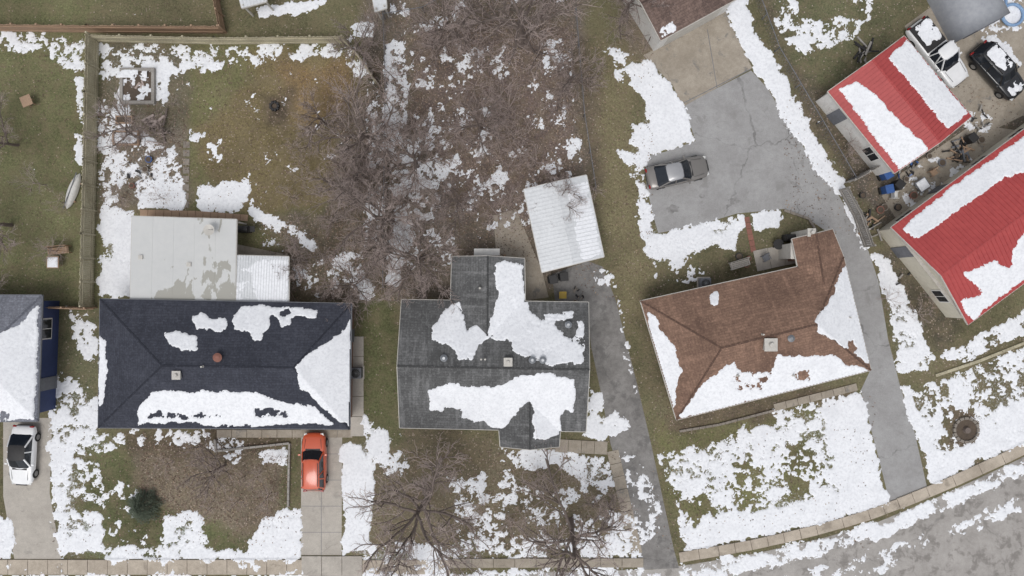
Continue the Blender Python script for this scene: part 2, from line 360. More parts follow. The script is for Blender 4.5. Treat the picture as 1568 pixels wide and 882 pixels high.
XS=np.concatenate([out,fx,-out[::-1]]); fy=np.arange(-28,28.01,.2); outy=np.array([-900,-500,-260,-140,-80,-45])
YS=np.concatenate([outy,fy,-outy[::-1]])
def gridmesh(name,XS,YS,Z,mat,keep=None,smooth=True):
    ny,nx=len(YS),len(XS); X,Y=np.meshgrid(XS,YS)
    idx=np.arange(nx*ny).reshape(ny,nx)
    F=np.stack([idx[:-1,:-1],idx[:-1,1:],idx[1:,1:],idx[1:,:-1]],-1)
    if keep is not None: F=F[keep]
    F=F.reshape(-1,4)
    V=np.stack([X.ravel(),Y.ravel(),Z.ravel()],-1)
    if keep is not None:
        used=np.zeros(len(V),bool); used[F.ravel()]=True; mp=np.cumsum(used)-1; V=V[used]; F=mp[F]
    return npmesh(name,V,F,mat,smooth)
X,Y=np.meshgrid(XS,YS); PX,PY=toP(X,Y,0*X)
wx=(fbm(PX,PY,50,3)-.5)*50; wy=(fbm(PX,PY,50,8)-.5)*50
gc=sample(G,PX+wx,PY+wy); lf=sample(LF,PX+wx,PY+wy); frost=sample(Sf,PX,PY)
vv=.55+.9*fbm(PX,PY,60,5,5)
gc=gc*vv[...,None]
g_ob=gridmesh('ground',XS,YS,0*X,M['ground'])
at=g_ob.data.attributes.new('gcol','FLOAT_COLOR','POINT'); at.data.foreach_set('color',np.concatenate([gc,np.ones(gc.shape[:2]+(1,))],-1).astype(np.float32).ravel())
at=g_ob.data.attributes.new('leaf','FLOAT','POINT'); at.data.foreach_set('value',lf.astype(np.float32).ravel())
at=g_ob.data.attributes.new('frost','FLOAT','POINT'); at.data.foreach_set('value',frost.astype(np.float32).ravel())
# ------------------------------------------------------------ pavements
def sheet(name,poly,z,mat):
    vs=[W(x,y,0) for x,y in poly]; vs=[(v.x,v.y,z) for v in vs]
    bm=bmesh.new(); bv=[bm.verts.new(v) for v in vs]; f=bm.faces.new(bv)
    bm.normal_update()
    if f.normal.z<0: bmesh.ops.reverse_faces(bm,faces=[f])
    bmesh.ops.triangulate(bm,faces=bm.faces[:])
    me=bpy.data.meshes.new(name); bm.to_mesh(me); bm.free(); me.materials.append(mat)
    o=bpy.data.objects.new(name,me); col.objects.link(o); return o
sheet('road',[(-900,893),(690,880),(1000,872),(1060,864),(1160,847),(1260,824),(1340,801),(1430,764),(1510,727),(1580,694),(1720,612),(1950,430),(2300,430),(2300,1300),(-900,1300)],.004,M['road'])
sheet('asphalt_driveway',[(1045,162),(1150,108),(1175,135),(1215,202),(1250,255),(1280,292),(1308,340),(1330,385),(1345,430),(1360,520),(1378,590),(1400,660),(1420,748),(1362,768),(1345,700),(1318,598),(1333,566),(1290,400),(1262,352),(1237,335),(1200,320),(1128,327),(1065,346),(1008,357),(1000,330),(990,285),(988,240),(1020,232),(1065,216),(1055,185)],.004,M['asphalt'])
sheet('garage_apron',[(985,85),(1112,15),(1122,45),(1152,104),(1045,164),(1030,130)],.008,M['tan'])
sheet('shared_driveway',[(845,420),(900,400),(922,408),(943,460),(958,520),(976,590),(997,680),(1012,750),(1032,842),(1040,870),(985,872),(980,848),(960,760),(935,680),(920,600),(905,530),(898,465),(850,460)],.008,M['asphalt2'])
sheet('shed_apron',[(755,330),(790,320),(830,415),(840,455),(805,460),(760,390)],.012,M['tan'])
for nm,p in (('concrete_driveway',[(461,655),(524,655),(523,850),(461,850)]),('concrete_driveway',[(5,640),(80,640),(76,755),(94,856),(22,856),(5,760)])):
    sheet(nm,p,.004,M['concrete'])
sheet('patio_slab',[(200,340),(440,390),(440,470),(200,470)],.004,M['tan'])
sheet('gravel_parking',[(1385,40),(1440,0),(1600,-60),(1700,60),(1600,160),(1520,200),(1470,190)],.004,M['tan'])
sheet('shed_patio',[(1380,265),(1490,190),(1560,200),(1480,260),(1375,340),(1350,300)],.008,M['tan'])
# driveway joints (saw cuts filled with dirt)
mb=MB()
for y in (695,735,775,815):
    a=W(462,y);b=W(523,y); mb.box(((a.x+b.x)/2,a.y,.008),(b.x-a.x,.03,.006))
a=W(492,660);b=W(492,850); mb.box((a.x,(a.y+b.y)/2,.011),(.03,a.y-b.y,.006))
a=W(1040,161);b=W(1149,106); mb.beam(a+Vector((0,0,.012)),b+Vector((0,0,.012)),.05,.01)
a=W(1083,45);b=W(1098,135); mb.beam(a+Vector((0,0,.012)),b+Vector((0,0,.012)),.04,.01)
mb.obj('driveway_joints',M['gtrim'])
def stain_mat():
    m,nt,b=newmat('oil_stain_mat'); tc=N(nt,'ShaderNodeTexCoord').outputs['Object']; f=noise(nt,tc,2,5,.7)
    nt.links.new(mix(nt,maprange(nt,f,.35,.65,0,1),lin((112,110,108)),lin((150,148,147))),b.inputs['Base Color']); return m
M['stain']=stain_mat()
def blob(name,px,py,r,z,seed,mat):
    rr=random.Random(seed); p=W(px,py); n=24; vs=[(p.x,p.y,z)]
    for i in range(n): a=2*math.pi*i/n; q=r*rr.uniform(.7,1.15); vs.append((p.x+q*math.cos(a),p.y+q*math.sin(a)*.7,z))
    pm(name,vs,[(0,1+i,1+(i+1)%n) for i in range(n)],mat)
blob('oil_stain',1030,320,.5,.010,1,M['stain']); blob('oil_stain',1125,308,.4,.010,2,M['stain']); blob('oil_stain',1075,300,.25,.010,3,M['stain'])
def slabs(name,path,width,slab,mat,h=.1,gap=.03,base=True):
    mb=MB(); pts=[W(x,y) for x,y in path]
    for a,b in zip(pts[:-1],pts[1:]):
        d=b-a; L=d.length; n=max(1,round(L/slab)); s=L/n; ang=math.atan2(d.y,d.x)
        for i in range(n):
            c=a+d*((i+.5)/n)
            mb.box((c.x,c.y,h/2+random.uniform(-.006,.006)),(s-gap,width*random.uniform(.98,1.0),h),ang+random.uniform(-.006,.006))
        if base:
            nrm=Vector((-d.y,d.x,0)).normalized()*(width/2+.03)
            q=[a+nrm,b+nrm,b-nrm,a-nrm]; paint(BASE,[toP(v.x,v.y,0) for v in q],h)
    return mb.obj(name,mat,bevel=.012)
slabs('sidewalk',[(-200,868),(470,868)],1.15,1.5,M['walk'],.1)
slabs('driveway_apron_walk',[(462,866),(555,866)],1.5,1.55,M['concrete'],.1)
slabs('sidewalk',[(555,868),(690,868)],1.1,1.5,M['walk'],.1)
slabs('street_kerb',[(690,862),(985,861)],.7,1.6,M['tan'],.12)
slabs('street_kerb',[(1040,853),(1100,843),(1150,834),(1200,823),(1250,811),(1290,800),(1330,788),(1375,771)],.78,1.5,M['walk'],.12)
slabs('street_kerb',[(1375,771),(1420,753),(1460,736),(1500,718),(1535,702),(1568,686),(1640,645),(1720,600)],.85,1.5,M['walk'],.12)
slabs('side_walkway',[(547,515),(547,668)],1.0,1.6,M['concrete'],.06)
slabs('front_walkway',[(332,664),(540,664)],.6,1.2,M['tan'],.05)
slabs('front_walkway',[(850,682),(930,686)],1.0,1.0,M['tan'],.08)
slabs('front_walkway',[(938,690),(975,848)],.9,1.0,M['tan'],.04)
slabs('garden_walkway',[(1185,624),(1312,592)],.55,.9,M['tan'],.08)
slabs('garden_walkway',[(1143,332),(1154,386)],.4,.5,M['terra'],.05)
slabs('stepping_stone_path',[(286,215),(284,320)],.5,.7,M['stone'],.04,gap=.18)
slabs('back_walkway',[(612,345),(606,400)],.7,.9,M['tan'],.04,gap=.15)
slabs('rear_patio',[(1156,400),(1222,386)],1.6,1.1,M['concrete'],.06)
def snow_height(PX,PY,cv,seed,k=.34,s=30,wamp=7,fine=.55):
    wx=(fbm(PX,PY,30,seed+1,4)-.5)*wamp*2.4; wy=(fbm(PX,PY,30,seed+4,4)-.5)*wamp*2.4
    s_=sample(cv,PX+wx,PY+wy)
    n1=unoise(PX,PY,s,seed,3,.6); n2=unoise(PX,PY,s*.36,seed+5,4,.8)
    n=n1*(1-fine)+n2*fine
    q=np.quantile(n.ravel()[::max(1,n.size//20000)],np.linspace(0,1,41)); n=np.interp(n,q,np.linspace(0,1,41))
    return (s_*1.04-.02-n)*k
st=.06
xs=np.arange(-43.5,43.5,st); ys=np.arange(-24.5,24.5,st)
X,Y=np.meshgrid(xs,ys); PX,PY=toP(X,Y,0*X)
h=snow_height(PX,PY,Sb,2,fine=.6,s=27)
bs=sample(BASE,PX,PY)
h=np.clip(h-.15*np.clip(bs/.09,0,1),-.03,.05)
hm=np.maximum.reduce([h[:-1,:-1],h[1:,:-1],h[:-1,1:],h[1:,1:]])
gridmesh('snow_cover',xs,ys,bs+h+.002,M['snow'],keep=hm>-.006)
# ------------------------------------------------------------ buildings
def inset(poly,d):
    n=len(poly); A=sum(poly[i].x*poly[(i+1)%n].y-poly[(i+1)%n].x*poly[i].y for i in range(n)); sg=1 if A>0 else -1
    out=[]
    for i in range(n):
        p0,p1,p2=poly[i-1],poly[i],poly[(i+1)%n]
        e1=Vector((p1.x-p0.x,p1.y-p0.y)).normalized(); e2=Vector((p2.x-p1.x,p2.y-p1.y)).normalized()
        n1=Vector((-e1.y,e1.x))*sg; n2=Vector((-e2.y,e2.x))*sg
        m=n1+n2; 
        m=m/ max(.3,(1+n1.dot(n2)))
        out.append(Vector((p1.x+m.x*d,p1.y+m.y*d,p1.z)))
    return out
def building(name,outline,faces,roofmat,wallmat,trimmat,snow=(),seed=3,over=.42,walls=True,ribs=None,windows=True,caps=(),snowtop=.06,wamp=4):
    e=empty(name,(0,0,0))
    vs=[];fs=[]
    for f in faces:
        b=len(vs); vs+=f; fs.append(tuple(range(b,b+len(f))))
    me=bpy.data.meshes.new('roof'); me.from_pydata([tuple(v) for v in vs],[],fs); me.update()
    uvl=me.uv_layers.new(name='UVMap')
    for p in me.polygons:
        nrm=Vector(p.normal)
        if nrm.z<0: nrm=-nrm
        hz=Vector((0,0,1)).cross(nrm)
        hz=hz.normalized() if hz.length>1e-4 else Vector((1,0,0))
        up=nrm.cross(hz)
        for li in p.loop_indices:
            co=me.vertices[me.loops[li].vertex_index].co; uvl.data[li].uv=(co.dot(hz)+50,co.dot(up)+50)
    me.materials.append(roofmat); ro=bpy.data.objects.new('roof',me); col.objects.link(ro); ro.parent=e
    bm=bmesh.new(); bm.from_mesh(me)
    for f in bm.faces:
        if f.normal.z<0: f.normal_flip()
    bm.to_mesh(me); bm.free()
    so=ro.modifiers.new('s','SOLIDIFY'); so.thickness=.09; so.offset=-1
    n=len(outline)
    mb=MB()
    for i in range(n):
        a=outline[i].copy(); b=outline[(i+1)%n].copy(); a.z-=.10; b.z-=.10
        mb.beam(a,b,.10,.13)
    mb.obj('gutter',trimmat,e)
    if caps:
        mb=MB()
        for a,b in caps:
            mb.beam(a,b,.14,.014)
        mb.obj('ridge_cap',roofmat,e)
    if walls:
        wl=inset(outline,over)
        v=[];f=[]
        for i in range(n):
            a=wl[i];b=wl[(i+1)%n];k=len(v)
            v+=[(a.x,a.y,0),(b.x,b.y,0),(b.x,b.y,outline[(i+1)%n].z-.12),(a.x,a.y,outline[i].z-.12)]; f.append((k,k+1,k+2,k+3))
        pm('walls',v,f,wallmat,e)
        pm('soffit',[(a.x,a.y,min(o.z for o in outline)-.17) for a in inset(outline,.06)],[tuple(range(n))],trimmat,e)
        fr=MB(); gl=MB(); dr=MB(); cnt=0
        if windows:
            for i in range(n):
                a=wl[i];b=wl[(i+1)%n];d=b-a; d.z=0; L=d.length
                if L<2.2: continue
                ang=math.atan2(d.y,d.x); k=max(1,int(L//3.2)); 
                for j in range(k):
                    c=a+d*((j+.5)/k)
                    cnt+=1
                    if cnt%4==2:
                        dr.box((c.x,c.y,1.05),(.95,.14,2.1),ang)
                    else:
                        w=random.choice((1.0,1.4,1.1)); fr.box((c.x,c.y,1.5),(w+.18,.10,1.28),ang); gl.box((c.x,c.y,1.5),(w,.13,1.1),ang); fr.box((c.x,c.y,1.5),(.05,.15,1.1),ang)
            if fr.v: fr.obj('window_frames',M['white'],e); gl.obj('window_glass',M['glass'],e)
            if dr.v: dr.obj('door',M['gtrim'],e)
    if ribs:
        rb=MB()
        for f in faces:
            nrm=(f[1]-f[0]).cross(f[2]-f[0]).normalized()
            if nrm.z<0: nrm=-nrm
            hz=Vector((0,0,1)).cross(nrm).normalized(); up=nrm.cross(hz)
            us=[p.dot(hz) for p in f]; u=min(us)+ribs/2
            while u<max(us):
                pts=[]
                for i in range(len(f)):
                    p,q=f[i],f[(i+1)%len(f)]; a,b=p.dot(hz)-u,q.dot(hz)-u
                    if a*b<0: pts.append(p.lerp(q,a/(a-b)))
                if len(pts)==2: rb.beam(pts[0]+nrm*.012,pts[1]+nrm*.012,.05,.045)
                u+=ribs
        rb.obj('metal_ribs',roofmat,e)
    if snow:
        cv=np.full((CH,CW),-.25)
        for v,*p in snow: paint(cv,p,v)
        cv=blur(cv,1,1)
        ax=np.array([o.x for f in faces for o in f]); ay=np.array([o.y for f in faces for o in f])
        xs=np.arange(ax.min(),ax.max(),.06); ys=np.arange(ay.min(),ay.max(),.06)
        X,Y=np.meshgrid(xs,ys); Z=np.full(X.shape,np.nan)
        for f in faces:
            nrm=(f[1]-f[0]).cross(f[2]-f[0]); 
            zz=f[0].z-((X-f[0].x)*nrm.x+(Y-f[0].y)*nrm.y)/nrm.z
            m=inpoly(X,Y,[(p.x,p.y) for p in f])
            Z=np.where(m,np.where(np.isnan(Z),zz,np.maximum(Z,zz)),Z)
        Z0=np.nan_to_num(Z,nan=3)
        PX,PY=toP(X,Y,Z0)
        h=np.clip(snow_height(PX,PY,cv,seed,k=.22,s=22,wamp=wamp,fine=.5),-.03,snowtop)
        ok=~np.isnan(Z); okc=ok[:-1,:-1]&ok[1:,:-1]&ok[:-1,1:]&ok[1:,1:]
        hm=np.maximum.reduce([h[:-1,:-1],h[1:,:-1],h[:-1,1:],h[1:,1:]])
        keep=okc&(hm>-.01)
        if keep.any():
            o=gridmesh('roof_snow',xs,ys,Z0+h,M['snow'],keep=keep); o.parent=e
    return e
def hip(c,z,r0,r1,zr):
    C=[W(x,y,z) for x,y in c]; R0=W(*r0,zr); R1=W(*r1,zr)
    faces=[[C[0],C[1],R1,R0],[C[1],C[2],R1],[C[2],C[3],R0,R1],[C[3],C[0],R0]]
    return C,R0,R1,faces
def gable(c,z,zr):
    C=[W(x,y,z) for x,y in c]; R0=(C[0]+C[3])/2; R1=(C[1]+C[2])/2; R0.z=zr; R1.z=zr
    faces=[[C[0],C[1],R1,R0],[C[3],C[2],R1,R0]]
    return [C[0],C[1],R1,C[2],C[3],R0],faces,C,R0,R1
# A
C,R0,R1,F=hip([(-230,452),(64,452),(57,645),(-230,648)],2.8,(-150,550),(-38,550),4.4)
building('blue_house',C,F,M['grayA'],M['blue'],M['gtrim'],caps=[(R0,R1),(C[1],R1),(C[2],R1)],snow=[(1.1,(-150,560),(-40,550),(8,505),(30,495),(56,468),(60,470),(55,642),(0,648),(-150,648)),(.0,(0,625),(20,640),(0,648))],seed=5,over=.45)
# B
C,R0,R1,F=hip([(153,458),(538,465),(535,657),(150,655)],2.8,(248,560),(449,563),4.4)
eB=building('navy_roof_house',C,F,M['navy'],M['brick'],M['gtrim'],caps=[(R0,R1),(C[0],R0),(C[3],R0),(C[1],R1),(C[2],R1)],seed=6,snow=[
 (1.05,(232,600),(300,598),(345,596),(380,600),(430,612),(480,622),(515,652),(212,649),(210,630)),(.1,(225,632),(250,628),(252,640),(228,642)),(.35,(255,630),(300,632),(340,634),(340,641),(255,641)),(.4,(385,625),(440,630),(440,640),(390,640)),
 (1.25,(536,481),(530,500),(522,512),(490,530),(453,560),(457,590),(533,656),(538,655)),(1.1,(152,512),(163,520),(163,580),(156,622),(150,622)),
 (1.05,(252,512),(272,506),(288,512),(300,516),(301,541),(280,538),(262,528)),(1.1,(293,485),(310,478),(318,486),(345,488),(350,500),(335,507),(300,502)),
 (1.1,(355,487),(368,467),(400,469),(430,475),(412,488),(414,498),(404,510),(402,520),(390,522),(385,505),(358,508)),(1.0,(418,484),(440,468),(462,470),(485,476),(482,487),(452,484),(446,500),(430,502)),(.2,(425,477),(445,474),(444,484),(428,486))])
# C
z,zr=2.8,4.4
o,F,C,R0,R1=gable([(615,459),(901,463),(897,661),(612,655)],z,zr)
eC=building('gray_roof_house',o,F,M['grays'],M['white'],M['trim'],caps=[(R0,R1)],seed=7,wamp=5,snow=[
 (1.1,(655,596),(690,586),(720,592),(760,590),(790,578),(840,568),(880,580),(884,610),(878,632),(866,622),(858,640),(856,668),(820,672),(816,630),(811,616),(796,628),(770,656),(690,632),(658,628)),
 (0,(680,622),(705,628),(700,645),(680,640)),(0,(700,640),(740,640),(740,662),(700,660)),(1,(705,628),(760,640),(765,652),(705,640)),
 (1.05,(757,455),(806,455),(812,474),(832,492),(895,488),(897,556),(845,558),(800,545),(785,535),(782,520),(755,522),(752,490),(757,470)),
 (0,(852,488),(884,484),(884,508),(868,518),(855,505)),(0,(812,465),(860,466),(850,490),(834,492)),(1.0,(830,478),(880,478),(882,488),(835,494)),(.5,(870,515),(897,512),(897,530),(875,532)),
 (1.1,(664,500),(680,470),(700,462),(708,488),(712,505),(728,500),(750,500),(752,518),(735,526),(722,548),(700,552),(690,530),(664,520))])
L1=W(690,459,2.8); L0=W(692,393,2.8); Q1=W(804,462,2.8); Q0=W(803,396,2.8)
i2=Vector(((L1.x+Q1.x)/2,(441-519)*(H-3.7)/H/20,3.7)); i1=Vector(((L0.x+Q0.x)/2,L0.y,3.7))
e=building('rear_wing',[L0,i1,Q0,Q1,L1],[[L0,i1,i2,L1],[Q0,i1,i2,Q1]],M['grays'],M['white'],M['trim'],caps=[(i1,i2)],seed=8,snow=[(1.1,(757,398),(785,400),(803,407),(806,470),(800,480),(780,490),(790,530),(752,530),(752,490),(758,475),(762,440)),(.1,(778,490),(790,482),(792,500),(780,505)),(.9,(690,462),(705,462),(708,490),(690,480))],windows=False)
e.parent=eC
P1=W(764,656,2.8);P0=W(766,684,2.8);S1=W(858,658,2.8);S0=W(856,684,2.8)
j1=Vector(((P0.x+S0.x)/2,P0.y-.05,3.55)); j2=Vector((j1.x,(441-613)*(H-3.55)/H/20,3.55))
e=building('front_porch',[P0,j1,S0,S1,P1],[[P0,j1,j2,P1],[S0,j1,j2,S1]],M['grays'],M['white'],M['trim'],caps=[(j1,j2)],seed=9,snow=[(1.25,(813,600),(835,632),(858,645),(856,668),(835,672),(820,670))],windows=False,over=.3)
e.parent=eC
# D
c=[(981,461),(1292,393),(1334,567),(1036,643)]
C,R0,R1,F=hip(c,2.8,(1105,533),(1250,497),4.5)
eD=building('brown_roof_house',C,F,M['brown'],M['brick'],M['trim'],caps=[(R0,R1),(C[0],R0),(C[3],R0),(C[1],R1),(C[2],R1)],seed=10,snow=[
 (1.1,(988,476),(1000,480),(1012,508),(1036,530),(1042,560),(1036,600),(1032,632),(1010,570)),
 (1.1,(1036,642),(1056,612),(1085,580),(1122,553),(1135,572),(1150,578),(1176,570),(1190,546),(1230,543),(1278,543),(1290,556),(1334,565),(1334,572)),(.55,(1120,572),(1180,565),(1180,596),(1125,600)),
 (1.2,(1294,400),(1302,420),(1318,480),(1334,562),(1300,535),(1252,508),(1250,490),(1272,455)),(1.05,(1084,450),(1100,446),(1100,464),(1088,467)),(.0,(1298,520),(1312,515),(1312,535),(1300,538)),(.5,(1215,570),(1240,565),(1240,580),(1215,585))])
E0=W(1213,366,2.8);E1=W(1275,351,2.8);E2=C[1].copy();E3=W(1222,409,2.8)
r0=(E0+E1)/2; r0.z=3.45; r1=W(1262,436,3.45)
e=building('rear_wing',[E0,r0,E1,E2,E3],[[E0,r0,r1,E3],[E1,r0,r1,E2]],M['brown'],M['brick'],M['trim'],caps=[(r0,r1)],seed=4,windows=False)
e.parent=eD
# E garage
o,F,C,R0,R1=gable([(948,-42),(1068,-108),(1132,-4),(1012,62)],3.0,3.6)
eE=building('detached_garage',o,F,M['brown2'],M['white'],M['trim'],caps=[(R0,R1)],seed=4,over=.15,windows=False,snow=[(.5,(1000,40),(1012,60),(1040,46),(1030,30))])
a=C[3].lerp(C[2],.15);b=C[3].lerp(C[2],.85); d=b-a; ang=math.atan2(d.y,d.x); mb=MB()
nn=Vector((-d.y,d.x,0)).normalized()
for i in range(4):
    cpt=(a+b)/2+nn*.14; mb.box((cpt.x,cpt.y,.28+i*.54),(d.length,.06,.52),ang)
mb.obj('garage_door',M['trim'],eE,bevel=.01)
# F
o,F,C,R0,R1=gable([(1385,55),(1488,178),(1370,265),(1268,140)],2.7,3.6)
building('red_roof_shed',o,F,M['red'],M['white'],M['trim'],caps=[(R0,R1)],seed=12,ribs=.3,over=.15,wamp=2,snow=[
 (1.25,(1283,136),(1312,125),(1330,135),(1420,228),(1378,262)),(1.25,(1362,88),(1390,60),(1396,66),(1482,172),(1452,200))])
# G
o,F,C,R0,R1=gable([(1365,348),(1670,123),(1790,270),(1483,497)],2.8,4.2)
building('red_roof_house',o,F,M['red'],M['cream'],M['trim'],caps=[(R0,R1)],seed=13,ribs=.32,over=.3,wamp=3,snow=[
 (1.2,(1382,352),(1400,330),(1568,207),(1660,140),(1690,170),(1568,264),(1540,272),(1500,300),(1450,335),(1405,368)),
 (1.2,(1476,418),(1500,410),(1520,398),(1548,410),(1552,385),(1568,355),(1720,260),(1770,280),(1640,372),(1487,490),(1470,462),(1505,448))])
# H carport
o,F,C,R0,R1=gable([(898,268),(925,393),(830,417),(802,290)],2.5,2.8)
e=building('metal_carport',o,F,M['whitem'],M['whitem'],M['trim'],ribs=.28,walls=False,seed=14,snow=[(.9,(868,285),(900,280),(922,388),(888,400),(880,340))],snowtop=.02)
mb=MB()
il=inset(o,.15)
for p in il+[(il[0]+il[1])*.5]:
    mb.box((p.x,p.y,1.2),(.09,.09,2.4))
mb.obj('posts',M['whitem'],e)
def flatroof(name,c,z0,z1,mat,snow=(),ribs=None,seed=3):
    C=[W(c[0][0],c[0][1],z0),W(c[1][0],c[1][1],z0),W(c[2][0],c[2][1],z1),W(c[3][0],c[3][1],z1)]
    e=building(name,C,[C],mat,mat,M['trim'],walls=False,snow=snow,ribs=ribs,seed=seed,snowtop=.03)
    mb=MB(); il=inset(C,.15)
    for p in (il[0],il[1],(il[0]+il[1])/2,il[2],il[3]): mb.box((p.x,p.y,1.1),(.11,.11,2.2))
    mb.beam(il[0]-Vector((0,0,.2)),il[1]-Vector((0,0,.2)),.12,.2)
    mb.obj('posts',M['trim'],e); return e,C
mp=M['patio'];
nt=mp.node_tree
eP,CP=flatroof('patio_cover',[(202,331),(362,336),(360,463),(199,461)],2.35,2.55,mp)
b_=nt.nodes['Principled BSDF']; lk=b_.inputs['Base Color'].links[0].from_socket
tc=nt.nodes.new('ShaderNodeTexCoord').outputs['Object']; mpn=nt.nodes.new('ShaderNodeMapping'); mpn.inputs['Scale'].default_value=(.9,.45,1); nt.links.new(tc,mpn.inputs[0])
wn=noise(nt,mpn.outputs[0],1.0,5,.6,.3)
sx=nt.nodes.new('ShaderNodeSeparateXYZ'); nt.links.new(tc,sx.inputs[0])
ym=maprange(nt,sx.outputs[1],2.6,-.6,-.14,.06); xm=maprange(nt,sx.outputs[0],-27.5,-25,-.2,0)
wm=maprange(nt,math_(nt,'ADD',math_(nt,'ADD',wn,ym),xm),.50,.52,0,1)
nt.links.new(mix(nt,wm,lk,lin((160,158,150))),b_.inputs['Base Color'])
mb=MB()
for i in range(1,5):
    a=CP[0].lerp(CP[1],i/5);b=CP[3].lerp(CP[2],i/5); mb.beam(a+Vector((0,0,.004)),b+Vector((0,0,.004)),.04,.012)
a=CP[0].lerp(CP[3],.5);b=CP[1].lerp(CP[2],.5); mb.beam(a+Vector((0,0,.006)),b+Vector((0,0,.006)),.04,.012)
mb.obj('panel_seams',M['patio'],eP)
mb=MB()
for x,y in ((290,405),(216,394)):
    p=W(x,y,2.45); mb.box((p.x,p.y,2.5),(.3,.3,.14)); 
mb.obj('roof_vents',M['trim'],eP)
flatroof('corrugated_lean_to',[(362,391),(442,393),(442,467),(361,465)],2.3,2.5,M['whitem'],ribs=.2,seed=5,snow=[(.95,(385,400),(442,397),(442,462),(400,465),(380,440)),(.45,(362,395),(388,395),(385,462),(362,462))])
flatroof('white_shed',[(350,-60),(398,-70),(408,2),(370,12)],2.2,2.1,M['whitem'],ribs=.25)
flatroof('white_canopy',[(562,-50),(588,-50),(592,12),(574,18)],2.0,2.0,M['whitem'],ribs=.25)
def barrel(name,c,L,w,h,ang,mat):
    e=empty(name,W(c[0],c[1],0),ang); n=14; v=[];f=[]
    secs=6
    for k in range(secs+1):
        x=-L/2+L*k/secs
        for i in range(n+1):
            a=math.pi*i/n; sag=1-.03*(k%2)
            v.append((x,-w/2*math.cos(a),(h*(abs(math.sin(a))**.7))*sag))
    for k in range(secs):
        for i in range(n): q=k*(n+1)+i; f.append((q,q+1,q+n+2,q+n+1))
    f.append(tuple(range(n+1))); f.append(tuple(reversed(range(secs*(n+1),(secs+1)*(n+1)))))
    pm('cover',v,f,mat,e,True)
    mb=MB(); mb.box((L/2+.03,0,.9),(.06,w*.5,1.8)); mb.obj('door_flap',M['gtrim'],e); return e
barrel('fabric_shelter',(1462,-8),6.5,4.2,2.6,math.radians(-62),M['tarp'])
def vent(px,py,z,parent,kind,name='roof_vent'):
    p=W(px,py,z); mb=MB()
    if kind=='turbine':
        mb.cyl((p.x,p.y,z-.2),.16,.35,14); mb.cyl((p.x,p.y,z+.15),.30,.10,16,.33); mb.cyl((p.x,p.y,z+.25),.33,.1,16,.16); o=mb.obj(name,M['terra'],parent)
    elif kind=='dome':
        mb.cyl((p.x,p.y,z-.2),.14,.35,14); mb.cyl((p.x,p.y,z+.12),.24,.08,16,.26); mb.cyl((p.x,p.y,z+.2),.26,.1,16,.10); o=mb.obj(name,M['chrome'],parent)
    elif kind=='pipe':
        mb.cyl((p.x,p.y,z-.2),.12,.25,12,.07); mb.cyl((p.x,p.y,z),.06,.35,10); o=mb.obj(name,M['trim'],parent)
    elif kind=='box':
        mb.box((p.x,p.y,z),(.5,.5,.4)); mb.box((p.x,p.y,z+.23),(.62,.62,.06)); mb.cyl((p.x,p.y,z+.26),.12,.15,10); o=mb.obj(name,M['trim'],parent,bevel=.02)
    elif kind=='chimney':
        mb.box((p.x,p.y,z+.1),(.8,.8,.9)); mb.box((p.x,p.y,z+.58),(.92,.92,.1)); mb.cyl((p.x,p.y,z+.6),.16,.25,12); o=mb.obj(name,M['trim'],parent,bevel=.02)
    return o
vent(335,547,4.2,eB,'turbine'); vent(272,574,4.2,eB,'box','chimney'); vent(311,561,4.4,eB,'pipe'); 
vent(680,548,4.2,eC,'dome');vent(737,550,4.2,eC,'pipe');vent(743,550,4.2,eC,'pipe');vent(815,551,4.2,eC,'dome');vent(831,551,4.2,eC,'dome');vent(778,554,4.3,eC,'box','chimney');vent(735,441,3.6,eC,'pipe')
vent(1176,527,4.1,eD,'chimney','chimney');vent(1210,518,4.2,eD,'dome');vent(1167,512,4.4,eD,'pipe');vent(1130,575,3.8,eD,'pipe');vent(870,497,3.4,eC,'dome')
vent(1300,486,3.1,eD,'pipe'); vent(1215,575,3.4,eD,'pipe')
# ------------------------------------------------------------ fences
def wood_fence(name,path,h,mat,bw=.14):
    e=empty(name); mb=MB(); rl=MB()
    pts=[W(x,y) for x,y in path]
    for a,b in zip(pts[:-1],pts[1:]):
        d=b-a;L=d.length;n=int(L/bw);ang=math.atan2(d.y,d.x)
        for i in range(n):
            c=a+d*((i+.5)/n); hh=h+random.uniform(-.08,.08)
            mb.box((c.x,c.y,hh/2),(bw-.02,.03,hh),ang+random.uniform(-.06,.06))
        nr=Vector((-d.y,d.x,0)).normalized()*.05
        for zz in (.4,h-.3):
            rl.beam(a+nr+Vector((0,0,zz)),b+nr+Vector((0,0,zz)),.05,.09); rl.beam(a-nr+Vector((0,0,zz)),b-nr+Vector((0,0,zz)),.05,.09)
        m=int(L/2.4)+1
        for i in range(m+1):
            c=a+d*(i/m)+nr; rl.box((c.x,c.y,(h+.05)/2),(.12,.12,h+.08),ang)
    mb.obj('boards',mat,e); rl.obj('rails',mat,e); return e
wood_fence('wood_fence',[(152,62),(150,150),(148,250),(145,360),(143,468)],1.8,M['gwood'])
wood_fence('wood_fence',[(152,64),(340,68),(530,66)],1.5,M['gwood'])
wood_fence('wood_fence',[(-200,44),(0,48),(150,50),(345,51)],1.5,M['wood'])
wood_fence('wood_fence',[(330,-60),(336,0),(346,50)],1.5,M['wood'])
wood_fence('wood_fence',[(530,66),(556,95),(578,130)],1.2,M['gwood'],.2)
wood_fence('wood_fence',[(1284,292),(1305,330),(1322,378)],1.7,M['gw2'])
wood_fence('wood_fence',[(80,470),(148,472)],1.6,M['wood'])
wood_fence('wood_fence',[(1296,280),(1340,255)],1.5,M['gw2'])
